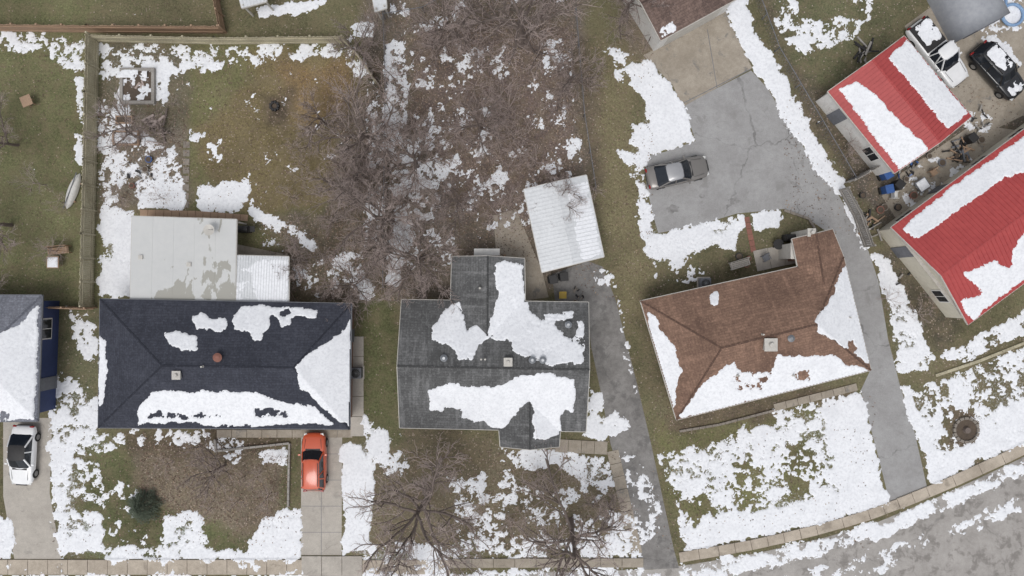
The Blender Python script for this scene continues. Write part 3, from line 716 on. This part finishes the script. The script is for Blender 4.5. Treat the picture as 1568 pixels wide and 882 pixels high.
def chain_fence(name,path,h=1.2):
    e=empty(name); mb=MB(); pts=[W(x,y) for x,y in path]
    for a,b in zip(pts[:-1],pts[1:]):
        d=b-a;L=d.length;m=max(1,int(L/2.5))
        for i in range(m+1): c=a+d*(i/m); mb.cyl((c.x,c.y,0),.035,h,8)
        mb.beam(a+Vector((0,0,h)),b+Vector((0,0,h)),.04,.04)
        n=int(L/.25); 
        for i in range(n):
            p=a+d*(i/n); q=a+d*(min(i+1,n)/n)
            mb.beam(p+Vector((0,0,.05)),q+Vector((0,0,h)),.008,.008); mb.beam(q+Vector((0,0,.05)),p+Vector((0,0,h)),.008,.008)
    mb.obj('posts_and_mesh',M['gtrim'],e)
chain_fence('chain_link_fence',[(590,20),(594,130),(592,260),(590,440)])
chain_fence('chain_link_fence',[(1148,-20),(1185,80),(1250,190),(1300,275)])
chain_fence('chain_link_fence',[(880,20),(893,180),(910,290)])
chain_fence('chain_link_fence',[(590,30),(650,20),(720,-20)])
# ------------------------------------------------------------ trees
def tree_mesh(name,h,spread,seed,levels=(8,6,5,4),tr=.16,upright=.5,tip=.007,split=2):
    rnd=random.Random(seed); V=[];F=[];MI=[]
    def tube(pts,r0,r1,sides,mi):
        b=len(V); n=len(pts)
        for i,p in enumerate(pts):
            d=(pts[min(i+1,n-1)]-pts[max(i-1,0)]).normalized()
            s=d.cross(Vector((.3,.2,1)) if abs(d.z)<.9 else Vector((1,0,0))).normalized(); u=s.cross(d)
            r=r0+(r1-r0)*i/(n-1)
            for k in range(sides):
                a=2*math.pi*k/sides; V.append(tuple(p+s*math.cos(a)*r+u*math.sin(a)*r))
        for i in range(n-1):
            for k in range(sides):
                k2=(k+1)%sides; F.append((b+i*sides+k,b+i*sides+k2,b+(i+1)*sides+k2,b+(i+1)*sides+k)); MI.append(mi)
    def grow(p,d,L,r,lev):
        n=(6,7,5,3,2)[lev]; pts=[p.copy()]; q=p.copy(); dd=d.copy()
        for i in range(n):
            j=(.10,.22,.28,.32,.34)[lev]
            dd=(dd+Vector((rnd.uniform(-j,j),rnd.uniform(-j,j),rnd.uniform(-j,j)*.7+.03))).normalized()
            q=q+dd*L/n; pts.append(q.copy())
        tube(pts,r,max(tip*.7,r*(.45 if lev<2 else .5)),(8,6,4,3,3)[lev],0 if lev<split else 1)
        if lev>=len(levels): return
        cnt=levels[lev]
        for i in range(cnt):
            t=(.3 if lev==0 else .18)+(.82-.12*(lev==0))*(i+rnd.random())/cnt*1.0
            t=min(t,.99); k=t*n; a=int(k); pp=pts[a].lerp(pts[min(a+1,n)],k-a)
            ax=(pts[min(a+1,n)]-pts[a]).normalized()
            az=rnd.uniform(0,6.283) if lev else i*2.4+rnd.uniform(-.4,.4)
            s=ax.cross(Vector((0,.1,1)) if abs(ax.z)<.9 else Vector((1,0,0))).normalized(); u=ax.cross(s)
            out=(s*math.cos(az)+u*math.sin(az))
            if lev==0: nd=(out*1.0+Vector((0,0,upright+.5*t))).normalized()
            else: nd=(ax*.8+out*.7+Vector((0,0,.05))).normalized()
            if lev==0: l=spread*rnd.uniform(.7,1.15)*(1.15-.45*t)
            else: l=L*rnd.uniform(.36,.64)*(1.1-.4*t)
            grow(pp,nd,l,max(tip,r*(.5 if lev==0 else .5)*(1.1-.3*t)),lev+1)
    grow(Vector((0,0,-.05)),Vector((rnd.uniform(-.1,.1),rnd.uniform(-.1,.1),1)),h,tr,0)
    me=bpy.data.meshes.new(name); me.from_pydata(V,[],F); me.update()
    me.materials.append(M['bark']); me.materials.append(M['bark2'])
    me.polygons.foreach_set('material_index',MI); me.polygons.foreach_set('use_smooth',[True]*len(F))
    return me
TM=[tree_mesh('bare_tree_mesh',5.0,4.6,s,levels=(9,8,6,4),tr=.18,upright=.35,tip=.009,split=3) for s in (1,2,3,4)]
TS=[tree_mesh('sapling_mesh',2.8,2.4,s,levels=(8,6,5),tr=.05,upright=.4,tip=.008,split=1) for s in (11,12,13)]
def tree(px,py,sc,ty='T',name=None,flat=1.0):
    me=random.choice(TM if ty=='T' else TS)
    o=bpy.data.objects.new(name or ('bare_tree' if ty=='T' else 'bare_shrub'),me); col.objects.link(o)
    o.location=W(px,py); o.rotation_euler=(0,0,random.uniform(0,6.28)); o.scale=(sc,sc,sc*random.uniform(.85,1.05)*flat)
for px,py,sc in ((798,70,1.45),(652,768,1.5),(874,796,1.35),(578,220,1.1),(600,340,1.1),(648,395,1.0),(215,212,.7),(18,345,.85),(28,222,.65),(695,60,.85),(870,130,.7),(735,200,.75),(535,290,.7),(862,312,.6),(345,712,.6),(955,20,.7),(640,255,.85),(615,850,.5),(1000,30,.5),(500,190,.6),(545,440,.7),(2,480,.6),(930,770,.5),(470,400,.55),(560,90,.6),(700,320,.6)):
    tree(px,py,sc,flat=.85 if sc>1.2 else 1.0)
for i in range(42):
    tree(random.uniform(550,645),random.uniform(110,450),random.uniform(.5,.95),'S')
for i in range(34):
    tree(random.uniform(640,880),random.uniform(10,340),random.uniform(.45,.9),'S')
for (x0,x1,y0,y1,n) in ((150,280,160,330,6),(450,560,210,440,14),(215,440,690,800,7),(590,740,680,830,8),(780,930,720,830,8),(60,120,260,460,4),(1340,1420,380,480,3),(1230,1300,130,260,4),(420,545,440,470,4)):
    for i in range(n): tree(random.uniform(x0,x1),random.uniform(y0,y1),random.uniform(.3,.65),'S')
# leaf litter
rs=np.random.RandomState(5); zones=[((600,880,0,400),8000),((500,620,100,460),4500),((215,440,680,800),2200),((570,950,690,850),3000),((150,290,160,330),1500),((1200,1560,130,360),1600),((400,560,340,460),1200),((880,1000,60,460),1400),((300,540,80,320),1400),((80,460,660,850),1200),((1000,1340,600,840),1200),((0,150,60,460),700)]
V=[];F=[]
for (x0,x1,y0,y1),n in zones:
    px=rs.uniform(x0,x1,n); py=rs.uniform(y0,y1,n)
    for a,b in zip(px,py):
        p=W(a,b); r=rs.uniform(.03,.08); t=rs.uniform(0,6.28); k=len(V); z=rs.uniform(.02,.07)
        for j in range(4):
            an=t+j*math.pi/2; rr=r*(1 if j%2 else .55); V.append((p.x+rr*math.cos(an),p.y+rr*math.sin(an),z+rs.uniform(-.012,.012)))
        F.append((k,k+1,k+2,k+3))
lm,nt,b=newmat('fallen_leaf_mat'); gi=N(nt,'ShaderNodeNewGeometry'); cr=N(nt,'ShaderNodeValToRGB'); nt.links.new(gi.outputs['Random Per Island'],cr.inputs[0])
cr.color_ramp.elements[0].color=(*lin((80,64,54)),1); cr.color_ramp.elements[1].color=(*lin((166,144,122)),1); cr.color_ramp.elements.new(.6).color=(*lin((118,98,86)),1)
nt.links.new(cr.outputs[0],b.inputs['Base Color']); b.inputs['Roughness'].default_value=.9
npmesh('leaf_litter',V,F,lm)
def conifer(px,py,r,h):
    V=[];F=[];p=W(px,py); rr=random.Random(3)
    for i in range(5200):
        t=rr.random()**1.4; a=rr.uniform(0,6.283); lobes=1+.16*math.sin(a*7+t*6)+.08*math.sin(a*13)
        R=r*(1-t)**.8*lobes*rr.uniform(.55,1.0); z=h*t+.1+rr.uniform(-.1,.1)
        c=Vector((p.x+R*math.cos(a),p.y+R*math.sin(a),z)); d=Vector((math.cos(a),math.sin(a),rr.uniform(-.1,.5))).normalized()*rr.uniform(.08,.16)
        s=Vector((-math.sin(a),math.cos(a),rr.uniform(-.5,.5)))*rr.uniform(.012,.03); k=len(V)
        V+=[tuple(c-s),tuple(c+s),tuple(c+d)]; F.append((k,k+1,k+2))
    e=empty('evergreen_shrub'); npmesh('needles',V,F,M['greenleaf'],parent=e)
    mb=MB(); mb.cyl((p.x,p.y,0),.09,h*.95,8,.02)
    for i in range(40):
        a=rr.uniform(0,6.28); t=rr.random(); mb.beam((p.x,p.y,h*t*.9),(p.x+r*.8*(1-t)*math.cos(a),p.y+r*.8*(1-t)*math.sin(a),h*t*.9+.1),.02,.02)
    mb.obj('trunk',M['bark'],e)
conifer(224,773,1.3,1.6)
# ------------------------------------------------------------ cars
def car(name,px,py,L,w,ang,paint,kind='sedan',snowp=0,roofmat=None):
    p=W(px,py,.8); e=empty(name,(p.x,p.y,0),ang)
    hl=L/2; hw=w/2
    suv= kind!='sedan'
    zb=.98 if suv else .86
    st=[(-hl,.78,.62,.42),(-hl+.10,.90,zb-.10,.30),(-hl+.5,.97,zb,.24),(-hl*.4,1.0,zb+.02,.22),(0,1.0,zb+.02,.22),(hl*.38,1.0,zb+.02,.22),(hl*.55,.985,zb-.02,.24),(hl-.55,.95,zb-.1,.25),(hl-.18,.86,zb-.2,.3),(hl,.66,zb-.34,.42)]
    v=[];f=[]; R=12
    for x,k,zt,z0 in st:
        W_=hw*k
        ring=[(-W_*.9,z0),(-W_,z0+.16),(-W_*1.0,(z0+zt)/2+.05),(-W_*.97,zt-.1),(-W_*.88,zt-.015),(-W_*.45,zt+.03),(W_*.45,zt+.03),(W_*.88,zt-.015),(W_*.97,zt-.1),(W_*1.0,(z0+zt)/2+.05),(W_,z0+.16),(W_*.9,z0)]
        for y,z in ring: v.append((x,y,z))
    for i in range(len(st)-1):
        for k in range(R): k2=(k+1)%R; f.append((i*R+k,i*R+k2,(i+1)*R+k2,(i+1)*R+k))
    f.append(tuple(reversed(range(R)))); f.append(tuple((len(st)-1)*R+k for k in range(R)))
    o=pm('body',v,f,paint,e,True); m=o.modifiers.new('s','SUBSURF'); m.levels=2; m.render_levels=2
    if kind=='sedan': bx0,bx1,tx0,tx1,zt=-hl*.74,hl*.42,-hl*.40,hl*.10,1.40
    elif kind=='pickup': bx0,bx1,tx0,tx1,zt=-hl*.14,hl*.48,-hl*.08,hl*.24,1.80
    else: bx0,bx1,tx0,tx1,zt=-hl*.93,hl*.44,-hl*.80,hl*.16,1.64
    zb2=zb
    def ring(x0,x1,hy,z,cr):
        return [(x0+cr,-hy,z),(x1-cr,-hy*.96,z),(x1,-hy*.72,z),(x1+cr*.35,0,z),(x1,hy*.72,z),(x1-cr,hy*.96,z),(x0+cr,hy,z),(x0,hy*.78,z),(x0-cr*.2,0,z),(x0,-hy*.78,z)]
    r0=ring(bx0,bx1,hw*.90,zb2-.03,.16); r1=ring(tx0,tx1,hw*.70,zt-.03,.12)
    v=r0+r1; n=10; f=[(i,(i+1)%n,n+(i+1)%n,n+i) for i in range(n)]+[tuple(n+i for i in range(n))]
    pm('windows',v,f,M['glass'],e)
    rr0=ring(tx0-.03,tx1+.03,hw*.72,zt-.05,.12); rr1=ring(tx0+.10,tx1-.10,hw*.62,zt+.02,.12)
    v=rr0+rr1; o=pm('roof',v,f,roofmat or paint,e,True)
    mb=MB()
    for sgn in (-1,1):
        idx=[1,0] if sgn<0 else [5,6]
        for a in idx: mb.beam(Vector(r0[a])+Vector((0,0,.02)),Vector(r1[a])+Vector((0,0,.02)),.09,.07)
        xm0=(bx0+bx1)/2; xm1=(tx0+tx1)/2-.05
        mb.beam((xm0,sgn*hw*.90,zb2),(xm1,sgn*hw*.71,zt-.02),.08,.05)
        if suv: mb.beam((bx0+.9,sgn*hw*.92,zb2),(tx0+.75,sgn*hw*.71,zt-.02),.08,.05)
    mb.obj('pillars',paint,e)
    mb=MB()
    for s in (-1,1):
        mb.box((bx1-.35,s*(hw+.07),zb2+.06),(.14,.20,.13))
    mb.obj('side_mirrors',paint,e,bevel=.03)
    if suv and kind!='pickup':
        mb=MB()
        for s in (-1,1): mb.beam((tx0+.2,s*hw*.6,zt+.06),(tx1-.2,s*hw*.6,zt+.06),.04,.04)
        mb.obj('roof_rails',M['dark'],e)
    mb=MB()
    for s in (-1,1): mb.beam((bx1+.1,s*hw*.70,zb-.005),(hl-.45,s*hw*.62,zb-.075),.02,.02)
    mb.obj('hood_seams',M['dark'],e)
    mb=MB()
    for s in (-1,1): mb.box((hl-.17,s*hw*.62,zb-.33),(.22,.34,.13),s*-.35)
    mb.obj('headlights',M['lamp'],e,bevel=.03)
    mb=MB()
    for s in (-1,1): mb.box((-hl+.08,s*hw*.68,zb-.2),(.14,.30,.16),s*.2)
    mb.obj('taillights',M['tail'],e,bevel=.03)
    mb=MB(); mb.box((hl-.03,0,.52),(.10,hw*.9,.14)); mb.box((-hl+.03,0,.5),(.10,hw*1.2,.12)); mb.box((bx1+.02,0,zb2+.015),(.14,hw*1.2,.03)); mb.obj('grille_and_cowl',M['dark'],e,bevel=.02)
    tw=MB(); rm=MB()
    for x in (-hl*.60,hl*.62):
        for s in (-1,1):
            for (rad,wd,B) in ((.34,.24,tw),(.20,.26,rm)):
                b=len(B.v); n=20; yc=s*(hw-.12)
                for y in (-wd/2,wd/2):
                    for i in range(n): a=2*math.pi*i/n; B.v.append((x+rad*math.cos(a),yc+y,.34+rad*math.sin(a)))
                for i in range(n): B.f.append((b+i,b+(i+1)%n,b+n+(i+1)%n,b+n+i))
                B.f.append(tuple(b+i for i in range(n))); B.f.append(tuple(b+n+i for i in range(n)))
    tw.obj('tyres',M['rubber'],e); rm.obj('wheel_rims',M['chrome'],e)
    if kind=='pickup':
        mb=MB(); mb.box((-hl*.56,0,zb+.05),(hl*.80,hw*1.72,.08)); mb.obj('bed_cover',M['dark'],e,bevel=.03)
    def sn(cx,cy,rx,ry,z,seed):
        n=26; xs=np.linspace(cx-rx,cx+rx,n); ys=np.linspace(cy-ry,cy+ry,n); X,Y=np.meshgrid(xs,ys)
        d=((X-cx)/rx)**4+((Y-cy)/ry)**4; q=fbm(X*20+seed*40,Y*20,12,seed,4,.7)
        hh=np.clip((1-d)*.13+(q-.55)*.5,-.03,.06)
        mk=np.maximum.reduce([hh[:-1,:-1],hh[1:,:-1],hh[:-1,1:],hh[1:,1:]])>-.015
        o=gridmesh('snow_patch',xs,ys,z+hh,M['snow'],keep=mk); o.parent=e
    if snowp:
        if kind=='pickup': sn(-hl*.58,.1,hl*.34,hw*.72,zb+.09,3)
        else: sn((tx0+tx1)/2,.05,(tx1-tx0)*.46,hw*.6,zt+.02,4)
        if snowp>1: sn(hl*.72,0,hl*.2,hw*.65,zb-.06,5)
    return e
car('orange_car',480,708,4.45,1.84,math.radians(90),paint_mat('orange_paint',(205,92,60)),'suv')
car('silver_car',1038,263,4.75,1.85,math.radians(13),paint_mat('silver_paint',(122,118,114),metal=.2),'sedan',roofmat=paint_mat('silver_roof_paint',(160,160,162),metal=.2))
car('white_car',32,698,4.55,1.85,math.radians(-93),paint_mat('white_paint',(236,236,236)),'sedan',roofmat=M['dark'])
car('white_pickup_truck',1438,80,5.7,2.0,math.radians(-52),paint_mat('white_paint2',(230,230,230)),'pickup',1)
car('black_car',1530,108,4.8,1.95,math.radians(-48),paint_mat('black_paint',(30,31,34)),'suv',2)
# ------------------------------------------------------------ small things
def grill(px,py,name='barbecue_grill'):
    p=W(px,py); e=empty(name,p); mb=MB(); mb.box((0,0,.45),(.9,.5,.7)); mb.box((.7,0,.8),(.4,.45,.04)); mb.obj('cart',M['dark'],e,bevel=.02)
    v=MB(); n=10
    for x in (-.42,.42):
        for i in range(n+1): a=math.pi*i/n; v.v.append((x,-.26*math.cos(a),.82+.3*math.sin(a)))
    for i in range(n): v.f.append((i,i+1,n+2+i,n+1+i))
    v.f.append(tuple(range(n+1))); v.f.append(tuple(reversed(range(n+1,2*n+2))))
    v.obj('lid',M['dark'],e)
grill(378,352); grill(1205,365)
def ac(px,py):
    p=W(px,py); e=empty('air_conditioner_unit',p); mb=MB(); mb.box((0,0,.38),(.8,.8,.7)); mb.obj('casing',M['gtrim'],e,bevel=.03)
    mb=MB(); mb.cyl((0,0,.735),.33,.02,20); mb.obj('fan_grille',M['dark'],e); mb=MB()
    for i in range(8): a=i*math.pi/8; mb.beam((-.33*math.cos(a),-.33*math.sin(a),.765),(.33*math.cos(a),.33*math.sin(a),.765),.012,.01)
    mb.obj('guard',M['chrome'],e); mb=MB(); mb.box((0,0,.015),(1,1,.05)); mb.obj('pad',M['concrete'],e)
ac(80,585); ac(1077,434); ac(548,570)
def bed(name,cx,cy,w,h_,mat,th=.2,hh=.3,ang=0):
    p=W(cx,cy); e=empty(name,p,ang); mb=MB()
    mb.box((0,h_/2,hh/2),(w+th,th,hh)); mb.box((0,-h_/2,hh/2),(w+th,th,hh)); mb.box((w/2,0,hh/2),(th,h_-th-.004,hh)); mb.box((-w/2,0,hh/2),(th,h_-th-.004,hh)); mb.obj('timber_frame',mat,e,bevel=.02)
    mb=MB(); mb.box((0,0,hh*.35),(w-th,h_-th,hh*.7)); mb.obj('soil',M['dirt'],e); return e
bed('raised_garden_bed',213,133,2.4,2.5,M['gw2'],.24,.35); bed('raised_garden_bed',195,212,1.9,1.0,M['wood'],.1,.3); bed('raised_garden_bed',192,184,1.2,.5,M['wood'],.1,.25)
def snow_patch(px,py,rx,ry,z,name='snow_drift',seed=1,amt=.12,of=.52):
    p=W(px,py); n=34
    xs=p.x+np.linspace(-rx,rx,n); ys=p.y+np.linspace(-ry,ry,n); X,Y=np.meshgrid(xs,ys)
    d=((X-p.x)/rx)**4+((Y-p.y)/ry)**4; q=fbm(X*20,Y*20,14,seed,4,.7)
    hh=np.clip((1-d)*amt+(q-of)*.5-.02,-.03,.06)
    mk=np.maximum.reduce([hh[:-1,:-1],hh[1:,:-1],hh[:-1,1:],hh[1:,1:]])>-.015
    gridmesh(name,xs,ys,z+hh,M['snow'],keep=mk)
snow_patch(213,133,1.05,1.1,.24,seed=4,amt=.02,of=.5); snow_patch(195,212,.85,.42,.21,seed=6); snow_patch(205,115,1.2,.3,.345,seed=9,amt=.05)
def bench(name,px,py,ang,mat=None):
    mat=mat or M['wood']; e=empty(name,W(px,py),ang); mb=MB()
    for i in range(4): mb.box((0,-.2+i*.13,.45),(1.5,.11,.04))
    for i in range(3): mb.box((0,.33,.6+i*.14),(1.5,.03,.11))
    for x in (-.68,.68):
        mb.box((x,-.2,.22),(.07,.07,.44)); mb.box((x,.3,.45),(.07,.07,.9)); mb.box((x,.05,.65),(.07,.55,.05))
    mb.obj('slats_and_frame',mat,e)
bench('garden_bench',96,384,0.1); bench('garden_bench',1130,405,.3,M['gw2'])
def table(name,px,py,r,mat,sq=False,snow=False,ang=0):
    e=empty(name,W(px,py),ang); mb=MB()
    if sq: mb.box((0,0,.72),(r*2,r*2,.05))
    else: mb.cyl((0,0,.7),r,.05,20)
    for a in range(4):
        x=r*.65*math.cos(a*math.pi/2+.785);y=r*.65*math.sin(a*math.pi/2+.785); mb.box((x,y,.35),(.06,.06,.7))
    mb.obj('top_and_legs',mat,e)
    if snow:
        m2=MB(); m2.box((0,0,.775),(r*1.8,r*1.8,.06),0,.85) if sq else m2.cyl((0,0,.752),r*.9,.06,20,r*.8); m2.obj('snow_patch',M['snow'],e,bevel=.02)
table('patio_table',50,158,.4,M['wood'],True,ang=.4); table('patio_table',1405,285,.45,M['gtrim'],True,True,.6); table('round_table',1187,375,.4,M['dark']); table('patio_table',90,402,.45,M['wood'],True,True)
def pot(name,px,py,r,h,mat):
    e=empty(name,W(px,py)); mb=MB(); mb.cyl((0,0,0),r*.7,h,14,r); mb.cyl((0,0,h-.05),r*1.08,.06,14); mb.obj('pot',mat,e); m=MB(); m.cyl((0,0,h+.012),r*.85,.01,12); m.obj('soil',M['dirt'],e)
for x,y,m in ((1345,322,'terra'),(1352,318,'stone'),(1372,318,'dark'),(1318,300,'dark'),(1440,250,'gtrim'),(1420,240,'stone'),(1462,240,'dark'),(1385,275,'stone'),(1130,393,'dark'),(1145,396,'terra'),(1128,404,'stone'),(1142,406,'terra'),(880,462,'stone'),(1500,215,'stone'),(1395,300,'terra'),(230,245,'bluep'),(225,260,'stone'),(205,285,'terra')):
    pot('plant_pot',x,y,random.uniform(.16,.3),random.uniform(.25,.4),M[m])
def bin_(px,py,mat,ang=0):
    e=empty('wheelie_bin',W(px,py),ang); mb=MB(); mb.box((0,0,.5),(.5,.55,.95),0,1.15); mb.obj('bin',mat,e,bevel=.02)
    mb=MB(); mb.box((.02,0,1.0),(.62,.66,.06)); mb.obj('lid',mat,e,bevel=.02); mb=MB(); mb.beam((-.28,-.25,.12),(-.28,.25,.12),.2,.2); mb.obj('wheels',M['rubber'],e)
bin_(846,428,M['dark'],.2); bin_(862,424,M['dark'],.1); bin_(1350,270,M['bluep'],.5); bin_(1352,292,M['bluep'],.2); bin_(1368,285,M['dark'],.9); bin_(1478,215,M['dark'],.7)
def canoe(px,py,L,w,ang):
    e=empty('canoe',W(px,py),ang); v=[];f=[];n=13
    for i in range(n):
        t=i/(n-1); x=-L/2+L*t; k=abs(math.sin(math.pi*t))**.55*.98+.02
        for j in range(7): a=math.pi*j/6; v.append((x,-w/2*k*math.cos(a),.12+.42*k*abs(math.sin(a))**.8))
    for i in range(n-1):
        for j in range(6): q=i*7+j; f.append((q,q+1,q+8,q+7))
    pm('hull',v,f,M['white'],e,True); mb=MB()
    for x in (-L*.25,L*.25): mb.box((x,0,.08),(.12,w*1.1,.14))
    mb.obj('cradle',M['wood'],e); mb=MB(); mb.beam((-L/2,0,.56),(L/2,0,.56),.05,.05); mb.obj('keel',M['gtrim'],e)
canoe(114,293,2.9,.75,math.radians(70))
def torus(name,px,py,R,r,z,mat,snow=False):
    e=empty(name,W(px,py)); V=[];F=[];n=30;k=8
    for i in range(n):
        for j in range(k):
            a=2*math.pi*i/n;b=2*math.pi*j/k; V.append(((R+r*math.cos(b))*math.cos(a),(R+r*math.cos(b))*math.sin(a),z+r*math.sin(b)))
    for i in range(n):
        for j in range(k): F.append((i*k+j,((i+1)%n)*k+j,((i+1)%n)*k+(j+1)%k,i*k+(j+1)%k))
    pm('ring',V,F,mat,e,True); mb=MB(); mb.cyl((0,0,.01),R,.08,28); mb.obj('floor',M['snow'] if snow else mat,e)
M['lblue']=simple('light_blue_mat',(140,170,200),(110,140,180),rough=.5)
torus('paddling_pool',1548,24,.8,.12,.2,M['lblue'],True); torus('paddling_pool',1526,4,.6,.1,.2,M['lblue'],True)
def ring_stones(name,px,py,R,n,mat,z=.1):
    e=empty(name,W(px,py)); mb=MB()
    for i in range(n): a=2*math.pi*i/n; mb.box((R*math.cos(a),R*math.sin(a),z),(.2,2*math.pi*R/n*.85,.2+random.uniform(0,.06)),a)
    mb.obj('stones',mat,e,bevel=.02); m=MB(); m.cyl((0,0,.01),R*.9,.08,20); m.obj('soil',M['dirt'],e)
    return e
ring_stones('stone_tree_ring',1478,658,.9,16,M['stone']); ring_stones('fire_pit',421,163,.3,9,M['dark'])
st_=MB(); p=W(1478,658); st_.cyl((p.x,p.y,0),.28,.35,14,.22); st_.obj('tree_stump',M['bark'])
def edging(name,path,mat,w=.2,h=.22,slab=.5):
    return slabs(name,path,w,slab,mat,h,gap=.02,base=False)
edging('garden_edging',[(332,690),(444,678),(442,775)],M['gw2'],.16); edging('garden_edging',[(330,672),(332,690)],M['gw2'],.16)
edging('garden_edging',[(1432,575),(1500,552),(1568,525),(1640,490)],M['gwood'],.22,.12,.9); edging('garden_edging',[(1040,660),(1100,650),(1185,628)],M['stone'],.18,.15)
edging('garden_edging',[(1200,322),(1238,335),(1250,355)],M['stone'],.18,.15)
edging('brick_border',[(215,326),(300,328),(380,334)],M['wood'],.5,.08,.6)
p=W(1232,358,2); mb=MB(); mb.box((p.x,p.y,1.6),(.5,.5,3.2)); mb.box((p.x,p.y,3.25),(.6,.6,.1)); mb.cyl((p.x,p.y,3.3),.13,.25,12); mb.obj('chimney_stack',M['trim'],bevel=.02)
p=W(1216,384,2.5); mb=MB(); mb.box((p.x,p.y,1.25),(.45,1.1,2.5)); mb.box((p.x,p.y,2.52),(.55,1.2,.08)); mb.obj('porch_column',M['trim'],bevel=.02)
p=W(747,388); mb=MB(); mb.box((p.x,p.y,2.1),(1.9,.5,.06)); mb.beam((p.x-.85,p.y+.2,0),(p.x-.85,p.y+.2,2.1),.06,.06); mb.beam((p.x+.85,p.y+.2,0),(p.x+.85,p.y+.2,2.1),.06,.06); mb.obj('door_awning',M['white'])
def chair(px,py,mat,ang=0):
    e=empty('garden_chair',W(px,py),ang); mb=MB(); mb.box((0,0,.42),(.5,.5,.05)); mb.box((0,.25,.72),(.5,.05,.55))
    for x in (-.22,.22):
        for y in (-.22,.22): mb.box((x,y,.2),(.05,.05,.4))
        mb.box((x*1.15,0,.62),(.05,.5,.04))
    mb.obj('seat_and_back',mat,e,bevel=.01)
chair(861,452,M['yellow']); chair(1170,395,M['gtrim'],.5); chair(1200,385,M['gtrim'],-.8); chair(1425,265,M['wood'],.6);chair(1365,300,M['white'],1.6)
def pile(name,px,py,n,r,mats,L=(.4,1.2)):
    e=empty(name,W(px,py)); 
    for mt in mats:
        mb=MB()
        for i in range(n):
            a=random.uniform(0,6.28); x,y=random.gauss(0,r*.5),random.gauss(0,r*.5); l=random.uniform(*L)
            mb.beam((x-l/2*math.cos(a),y-l/2*math.sin(a),.07+random.random()*.25),(x+l/2*math.cos(a),y+l/2*math.sin(a),.07+random.random()*.25),random.uniform(.06,.16),random.uniform(.05,.12))
        mb.obj('pieces',M[mt],e)
pile('lumber_pile',1330,345,8,.9,('gw2','wood','dark')); pile('lumber_pile',1320,80,8,.9,('gw2','dark')); pile('firewood_pile',1470,232,10,.9,('wood','dark','gtrim'))
pile('brush_pile',213,133,6,.7,('bark','bark2'),(.4,1.0)); pile('brush_pile',420,425,10,1,('bark','bark2')); pile('debris_pile',790,410,6,.8,('gw2','wood','dark'),(.2,.7)); pile('brush_pile',240,190,8,1.2,('bark','bark2'),(.4,1.4)); pile('debris_pile',1385,250,8,1,('gw2','bluep','dark'),(.2,.5)); pile('debris_pile',1500,190,6,.9,('gw2','dark'),(.2,.6))
pile('debris_pile',215,270,5,1.2,('gw2','dark','stone'),(.15,.4)); pile('debris_pile',880,445,4,.6,('stone','dark'),(.15,.4)); pile('debris_pile',1390,425,3,.8,('gw2','dark'),(.15,.5))
p=W(325,353,2.5); e=empty('satellite_dish',p); mb=MB(); mb.beam((0,0,-.1),(0,0,.5),.05,.05); mb.obj('mast',M['chrome'],e)
mb=MB(); n=20; mb.v=[(0,0,.5)]+[(.4*math.cos(2*math.pi*i/n),.4*math.sin(2*math.pi*i/n),.6) for i in range(n)]; mb.f=[(0,1+i,1+(i+1)%n) for i in range(n)]; mb.obj('dish',M['trim'],e); mb=MB(); mb.beam((.3,0,.55),(.1,0,.95),.03,.03); mb.obj('feed_arm',M['chrome'],e)
# ------------------------------------------------------------ light / camera
w=bpy.data.worlds.new('World'); scene.world=w; w.use_nodes=True; nt=w.node_tree
bg=nt.nodes['Background']; sk=nt.nodes.new('ShaderNodeTexSky'); sk.sky_type='NISHITA'; sk.sun_disc=False
el=math.radians(66); az=math.radians(200)
sk.sun_elevation=el; sk.sun_rotation=az; sk.dust_density=3; sk.air_density=1.0
hs=nt.nodes.new('ShaderNodeHueSaturation'); hs.inputs['Saturation'].default_value=.25; nt.links.new(sk.outputs[0],hs.inputs['Color']); nt.links.new(hs.outputs[0],bg.inputs[0]); bg.inputs[1].default_value=.145
sd=bpy.data.lights.new('sun','SUN'); sd.energy=.95; sd.angle=math.radians(30); sd.color=(1,.985,.96)
so=bpy.data.objects.new('sun',sd); col.objects.link(so)
dirv=Vector((math.sin(az)*math.cos(el),math.cos(az)*math.cos(el),math.sin(el)))
so.rotation_euler=dirv.to_track_quat('Z','Y').to_euler()
cd=bpy.data.cameras.new('camera'); cd.sensor_width=36; cd.lens=18*H/(CX/PPM); cd.clip_end=3000; cd.clip_start=.5
co=bpy.data.objects.new('camera',cd); col.objects.link(co); co.location=(0,0,H); scene.camera=co
scene.view_settings.view_transform='Standard'; scene.view_settings.look='None'; scene.view_settings.exposure=0
